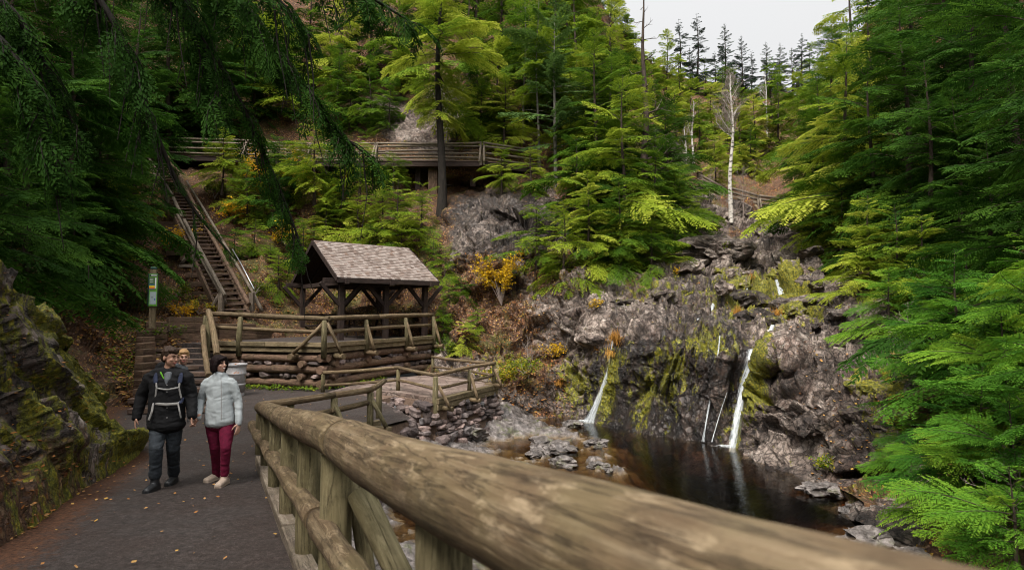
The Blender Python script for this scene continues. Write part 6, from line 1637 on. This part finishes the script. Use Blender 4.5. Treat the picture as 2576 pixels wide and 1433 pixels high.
def loft_obj(name,mat,parent,org,fn,vox=.01,it=3,**k):
    b=Blob(); b.org=org; fn(b); return b.build(name,M[mat],parent,vox,it,**k)
# ------------------------------------------------ man
YM=7.05
def pm(px_,py_,dy=0): return W(px_,py_,YM+dy)
gm=float(zg(YM))
O=pm(415,1225); O.z=gm; OM=tuple(O)
man=thing('person',O,'man in a black jacket and charcoal trousers walking with a child carrier on his back','person')
fman=(.94,-.33,-.12)
hc=pm(429,899); 
wl=pm(343,1048,-.02); wr_=pm(484,1043,-.05)
b=Blob(); b.org=OM
q,R=head(b,hc,fman,1.0)
b.limb([hc+Vector((-.01,.02,-.06)),pm(424,938,.03)],[.056,.062],14)
b.limb([pm(424,956,.03),pm(420,1000,.03),pm(418,1060,.02)],[(.11,.09),(.14,.10),(.14,.10)],16,fdir=(0,1,0))
for s_,sh,el,w in ((-1,pm(378,945,.03),pm(356,995,.05),wl),(1,pm(470,943,.02),pm(482,992,.05),wr_)):
    b.limb([pm(424,952,.03),sh+Vector((0,0,-.02)),el,w],[.05,.04,.034,.026],12)
hand(b,wl,(-.03,-.15,-1),(.5,.3,-.1),.92,.5,1)
hand(b,wr_,(.10,-.25,-1),(.75,.2,.25),.92,.9,-1)
# legs
hipL=pm(398,1062,.02); hipR=pm(438,1062,.03); knL=pm(393,1128,-.16); knR=pm(436,1126,.06); anL=pm(390,1196,-.10); anR=pm(437,1190,.30)
for h_,k_,a_ in ((hipL,knL,anL),(hipR,knR,anR)): b.limb([h_,k_,a_],[.075,.05,.036],12)
b.build('body',M['skin'],man,.0075,2)
face_bits(q,R,man,OM,1.0,0)
def hairm(b):
    b.ell(q(0,-.030,.048),(.084,.094,.086),R,18,12); b.ell(q(0,.040,.094),(.066,.052,.034),R,14,8); b.ell(q(0,-.075,-.01),(.068,.042,.062),R,14,8)
    for i in range(26):
        a=RNG.uniform(0,6.28); e=RNG.uniform(.25,1.4); v=Vector((math.cos(a)*math.cos(e)*.078,-.02+math.sin(a)*math.cos(e)*.095,.045+math.sin(e)*.088)); b.ell(q(*v),(.020,.026,.018),R,8,6)
loft_obj('hair','hairb',man,OM,hairm,.009,1,wr=.004,wsc=38)
def jacket(b):
    b.limb([pm(424,940,.03),pm(424,958,.02),pm(420,1000,0),pm(418,1040,0),pm(418,1066,0)],[(.165,.10),(.225,.135),(.205,.145),(.215,.150),(.225,.155)],22,fdir=(0,1,0))
    b.limb([pm(388,946,.03),pm(424,940,.03),pm(462,945,.02)],[.085,.095,.085],16)
    for sh,el,w in ((pm(380,950,.03),pm(357,995,.06),pm(343.5,1050,-.01)),(pm(468,948,.02),pm(481,992,.06),pm(484,1046,-.05))):
        b.limb([sh,el,w],[.085,.068,.052],16)
    # collar and hood
    b.limb([pm(404,938,-.02),pm(398,930,.08),pm(424,926,.14),pm(450,932,.08),pm(446,940,-.02)],[.028,.035,.05,.035,.026],10)
    b.limb([pm(398,924,.08),pm(408,918,.13),pm(430,922,.14)],[.040,.045,.04],10)
loft_obj('jacket','blackj',man,OM,jacket,.011,3,wr=.007,wsc=7,seed=3)
loft_obj('jacket_lining','lime',man,OM,lambda b:(b.limb([pm(404,936,-.075),pm(412,952,-.115)],[.011,.008],8)),.006,1)
loft_obj('tee_shirt','tee',man,OM,lambda b:b.limb([pm(424,940,-.055),pm(421,955,-.09),pm(420,968,-.105)],[(.050,.035),(.040,.032),(.010,.02)],12,fdir=(0,1,0)),.008,2)
def tro(b):
    b.limb([pm(418,1052,.02),pm(418,1072,.02)],[(.165,.125),(.17,.125)],16,fdir=(0,1,0))
    for h_,k_,a_ in ((hipL,knL,anL),(hipR,knR,anR)):
        b.limb([h_,h_.lerp(k_,.5),k_,k_.lerp(a_,.5),a_+Vector((0,0,.0))],[.100,.088,.073,.066,.062],16)
loft_obj('trousers','jean',man,OM,tro,.010,3,wr=.006,wsc=10,seed=8)
for a_ in (anL,anR): loft_obj('trouser_cuff','jean',man,OM,lambda b:b.limb([a_+Vector((0,0,.055)),a_+Vector((0,0,.02))],[.070,.072],16),.008,1)
def bootf(b,a,ground,toe):
    d=Vector(toe); d.z=0; d.normalize(); z=ground
    b.limb([Vector((a.x,a.y,a.z+.04)),Vector((a.x,a.y,z+.08))],[.050,.050],14)
    b.limb([Vector((a.x,a.y,z+.05))-d*.04,Vector((a.x,a.y,z+.055))+d*.05,Vector((a.x,a.y,z+.042))+d*.16],[(.046,.05),(.048,.048),(.045,.036)],14,fdir=(0,0,1))
    b.limb([Vector((a.x,a.y,z+.018))-d*.06,Vector((a.x,a.y,z+.018))+d*.17],[(.046,.016),(.048,.016)],12,fdir=(0,0,1))
loft_obj('boot','boot',man,OM,lambda b:bootf(b,anL,float(zg(anL.y))+.0,(0,-1,0)),.008,2)
loft_obj('boot','boot',man,OM,lambda b:bootf(b,anR,float(zg(anR.y))-.0,(.15,-1,0)),.008,2)
for (x,y) in ((420,968),(420,985),(420,1025),(420,1050)):
    loft_obj('button','strap',man,OM,lambda b:b.ell(pm(x,y,-.155),(.008,.004,.008)),.003,0)
# carrier
cr=thing('child_carrier',pm(424,1000,.15),'navy and grey framed child carrier worn on the back of the man','child carrier')
OC=tuple(cr.location)
def strapb(name,mat,pts,w,t=.012,n_=(0,-1,0)):
    def f(b): b.limb(pts,[(w,t)]*len(pts),10,fdir=n_)
    return loft_obj(name,mat,cr,OC,f,.007,1)
strapb('shoulder_pad','navy',[pm(394,935,.06),pm(391,945,-.085),pm(392,962,-.125)],.030,.016)
strapb('shoulder_pad','navy',[pm(456,932,.06),pm(455,945,-.085),pm(452,962,-.125)],.030,.016)
strapb('shoulder_strap','strap',[pm(393,962,-.13),pm(394,975,-.14),pm(391,1000,-.13)],.013,.009)
strapb('shoulder_strap','strap',[pm(452,962,-.13),pm(450,975,-.14),pm(456,1000,-.12)],.013,.009)
strapb('chest_strap','strap',[pm(396,976,-.145),pm(412,979,-.16),pm(424,979,-.165),pm(440,976,-.16),pm(450,974,-.145)],.012,.009,(0,-1,0))
strapb('hip_belt','strap',[pm(383,1012,-.08),pm(392,1015,-.14),pm(418,1017,-.165),pm(446,1015,-.15),pm(458,1010,-.08)],.019,.010)
strapb('hip_pad','navy',[pm(376,1003,.05),pm(384,1010,-.07),pm(391,1015,-.135)],.030,.014); strapb('hip_pad','navy',[pm(463,1000,.05),pm(457,1008,-.07),pm(450,1014,-.13)],.030,.014)
strapb('hanging_strap','strap',[pm(386,1014,-.14),pm(382,1035,-.17),pm(374,1056,-.17)],.016,.008)
strapb('hanging_strap','strap',[pm(448,1015,-.15),pm(452,1035,-.17),pm(455,1050,-.15)],.012,.008)
strapb('frame_leg','strap',[pm(466,1000,.12),pm(471,1035,.10),pm(473,1060,.08)],.012,.010)
loft_obj('pack','navy',cr,OC,lambda b:b.limb([pm(428,950,.26),pm(422,1010,.24),pm(422,1040,.22)],[(.15,.10),(.17,.11),(.15,.09)],16,fdir=(0,1,0)),.012,2,wr=.005)
kid=thing('person',pm(452,935,.24),'small child with blond hair riding in the carrier behind the shoulder of the man','person')
OK=tuple(kid.location); kc=pm(462,898,.22)
b=Blob(); b.org=OK; q,R=head(b,kc,(.55,-.83,-.12),.80,.6); b.limb([kc+Vector((0,.02,-.05)),pm(450,928,.24)],[.04,.05]); b.limb([pm(450,930,.24),pm(440,975,.25)],[(.10,.08),(.10,.08)],14,fdir=(0,1,0)); b.build('body',M['skinf'],kid,.0075,2)
face_bits(q,R,kid,OK,.8,0,'hairy')
loft_obj('hair','hairy',kid,OK,lambda b:(b.ell(q(0,-.026,.044),(.080*.82,.096*.82,.088*.82),R),b.ell(q(0,.045,.088),(.05,.03,.02),R)),.008,1,wr=.003,wsc=40)
loft_obj('jacket','tee',kid,OK,lambda b:b.limb([pm(450,928,.22),pm(446,950,.22),pm(438,980,.25)],[(.11,.09),(.13,.10),(.12,.09)],16,fdir=(0,1,0)),.01,2,wr=.005)
# ------------------------------------------------ woman
YW=7.28
def pf_(px_,py_,dy=0): return W(px_,py_,YW+dy)
O=pf_(553,1215); O.z=float(zg(YW)); OW=tuple(O)
wom=thing('person',O,'woman with short black hair in a pale grey jacket and maroon trousers','person')
hc=pf_(552,916); b=Blob(); b.org=OW
q,R=head(b,hc,(.91,-.40,.06),.93,.9,.9)
b.limb([hc+Vector((-.01,.02,-.05)),pf_(550,946,.03)],[.046,.052],14)
b.limb([pf_(550,968,.03),pf_(552,1000,.03),pf_(553,1055,.02)],[(.09,.08),(.11,.085),(.13,.10)],16,fdir=(0,1,0))
wl2=pf_(497,1050,-.20); wr2=pf_(601,1064,-.04)
for sh,el,w in ((pf_(520,962,.03),pf_(507,1005,.06),wl2),(pf_(583,960,.03),pf_(600,1005,.05),wr2)):
    b.limb([pf_(550,960,.03),sh+Vector((0,0,-.02)),el,w],[.04,.032,.028,.022],12)
hand(b,wl2,(-.42,-.12,-.9),(-.6,.2,.5),.9,.8,1)
hand(b,wr2,(-.05,-.2,-1),(-.6,.3,.0),.9,.4,-1)
hL=pf_(537,1062,.03); hR=pf_(571,1062,.02); kL=pf_(541,1125,.05); kR=pf_(568,1125,-.10); aL=pf_(545,1186,.26); aR=pf_(565,1188,-.04)
for h_,k_,a_ in ((hL,kL,aL),(hR,kR,aR)): b.limb([h_,k_,a_],[.07,.045,.032],12)
b.build('body',M['skinf'],wom,.0075,2)
face_bits(q,R,wom,OW,.93,1,'hairk')
def hairw(b):
    b.ell(q(0,-.022,.040),(.088,.100,.088),R,20,12); b.ell(q(0,-.040,-.020),(.092,.085,.085),R,18,12); b.ell(q(0,-.05,-.070),(.084,.070,.050),R,18,10)
    for sg in (-1,1): b.limb([q(sg*.060,.050,.075),q(sg*.086,.030,.0),q(sg*.086,.015,-.075)],[.022,.026,.020],10)
    b.limb([q(-.05,.060,.090),q(.0,.078,.080),q(.055,.066,.060)],[.016,.018,.014],8)
loft_obj('hair','hairk',wom,OW,hairw,.008,2,wr=.0025,wsc=36)
def jw(b):
    b.limb([pf_(550,950,.03),pf_(551,966,.02),pf_(552,1000,.01),pf_(552,1030,.0),pf_(553,1058,0)],[(.125,.09),(.165,.11),(.155,.115),(.168,.122),(.19,.132)],22,fdir=(0,1,0))
    b.limb([pf_(520,963,.03),pf_(550,954,.03),pf_(582,961,.03)],[.058,.07,.058],16)
    b.limb([pf_(551,955,.0),pf_(552,941,-.005)],[(.085,.078),(.066,.064)],16,fdir=(0,1,0))
    for sh,el,w in ((pf_(519,966,.03),pf_(506,1007,.05),pf_(497,1050,-.19)),(pf_(584,965,.03),pf_(600,1008,.05),pf_(601,1066,-.04))):
        b.limb([sh,el,w],[.060,.050,.038],16)
loft_obj('jacket','greyj',wom,OW,jw,.010,3,wr=.005,wsc=7,seed=13)
loft_obj('zip','strap',wom,OW,lambda b:b.limb([pf_(556,950,-.10),pf_(557,985,-.125),pf_(557,1020,-.135),pf_(557,1056,-.145)],[.004]*4,6),.003,0)
def tw_(b):
    b.limb([pf_(553,1050,.02),pf_(553,1066,.02)],[(.155,.115),(.165,.12)],16,fdir=(0,1,0))
    for h_,k_,a_ in ((hL,kL,aL),(hR,kR,aR)):
        b.limb([h_,h_.lerp(k_,.5),k_,k_.lerp(a_,.5),a_+Vector((0,0,-.045))],[.098,.083,.062,.054,.050],16)
loft_obj('trousers','maroon',wom,OW,tw_,.009,3,wr=.004,wsc=12,seed=18)
loft_obj('boot','bootb',wom,OW,lambda b:bootf(b,aL,float(zg(aL.y)),(-.35,-1,0)),.007,2)
loft_obj('boot','bootb',wom,OW,lambda b:bootf(b,aR,float(zg(aR.y)),(0,-1,0)),.007,2)
# each label of a stand singles out one thing: rank it from the left of its stand
ones=['','first','second','third','fourth','fifth','sixth','seventh','eighth','ninth','tenth','eleventh','twelfth','thirteenth','fourteenth','fifteenth','sixteenth','seventeenth','eighteenth','nineteenth']
tens={2:('twentieth','twenty'),3:('thirtieth','thirty'),4:('fortieth','forty'),5:('fiftieth','fifty')}
def ordi(n): return ones[n] if n<20 else (tens[n//10][0] if n%10==0 else tens[n//10][1]+' '+ones[n%10])
from collections import defaultdict
byl=defaultdict(list)
for o in bpy.data.objects:
    if o.parent is None and o.get('label') and o.get('kind') is None: byl[o['label']].append(o)
for lb,lst in byl.items():
    if len(lst)<2 or 'outside the picture' in lb: continue
    lst.sort(key=lambda o:o.location.x/max(o.location.y,.1))
    sc_=sorted(o.scale.x for o in lst)
    for i,o in enumerate(lst):
        sz='tall' if o.scale.x>sc_[int(len(sc_)*.66)] else ('short' if o.scale.x<sc_[int(len(sc_)*.33)] else '')
        if o['category']!='tree': sz=''
        w=(sz+' '+lb+', '+ordi(i+1)+' from left').strip()
        if len(w.split())>16: w=lb+', '+ordi(i+1)+' from left'
        if len(w.split())>16: w=lb.replace('dense ','').replace('steep ','')+', '+ordi(i+1)+' from left'
        o['label']=w
print('SCRIPT TIME',time.time()-T0,len(bpy.data.objects))
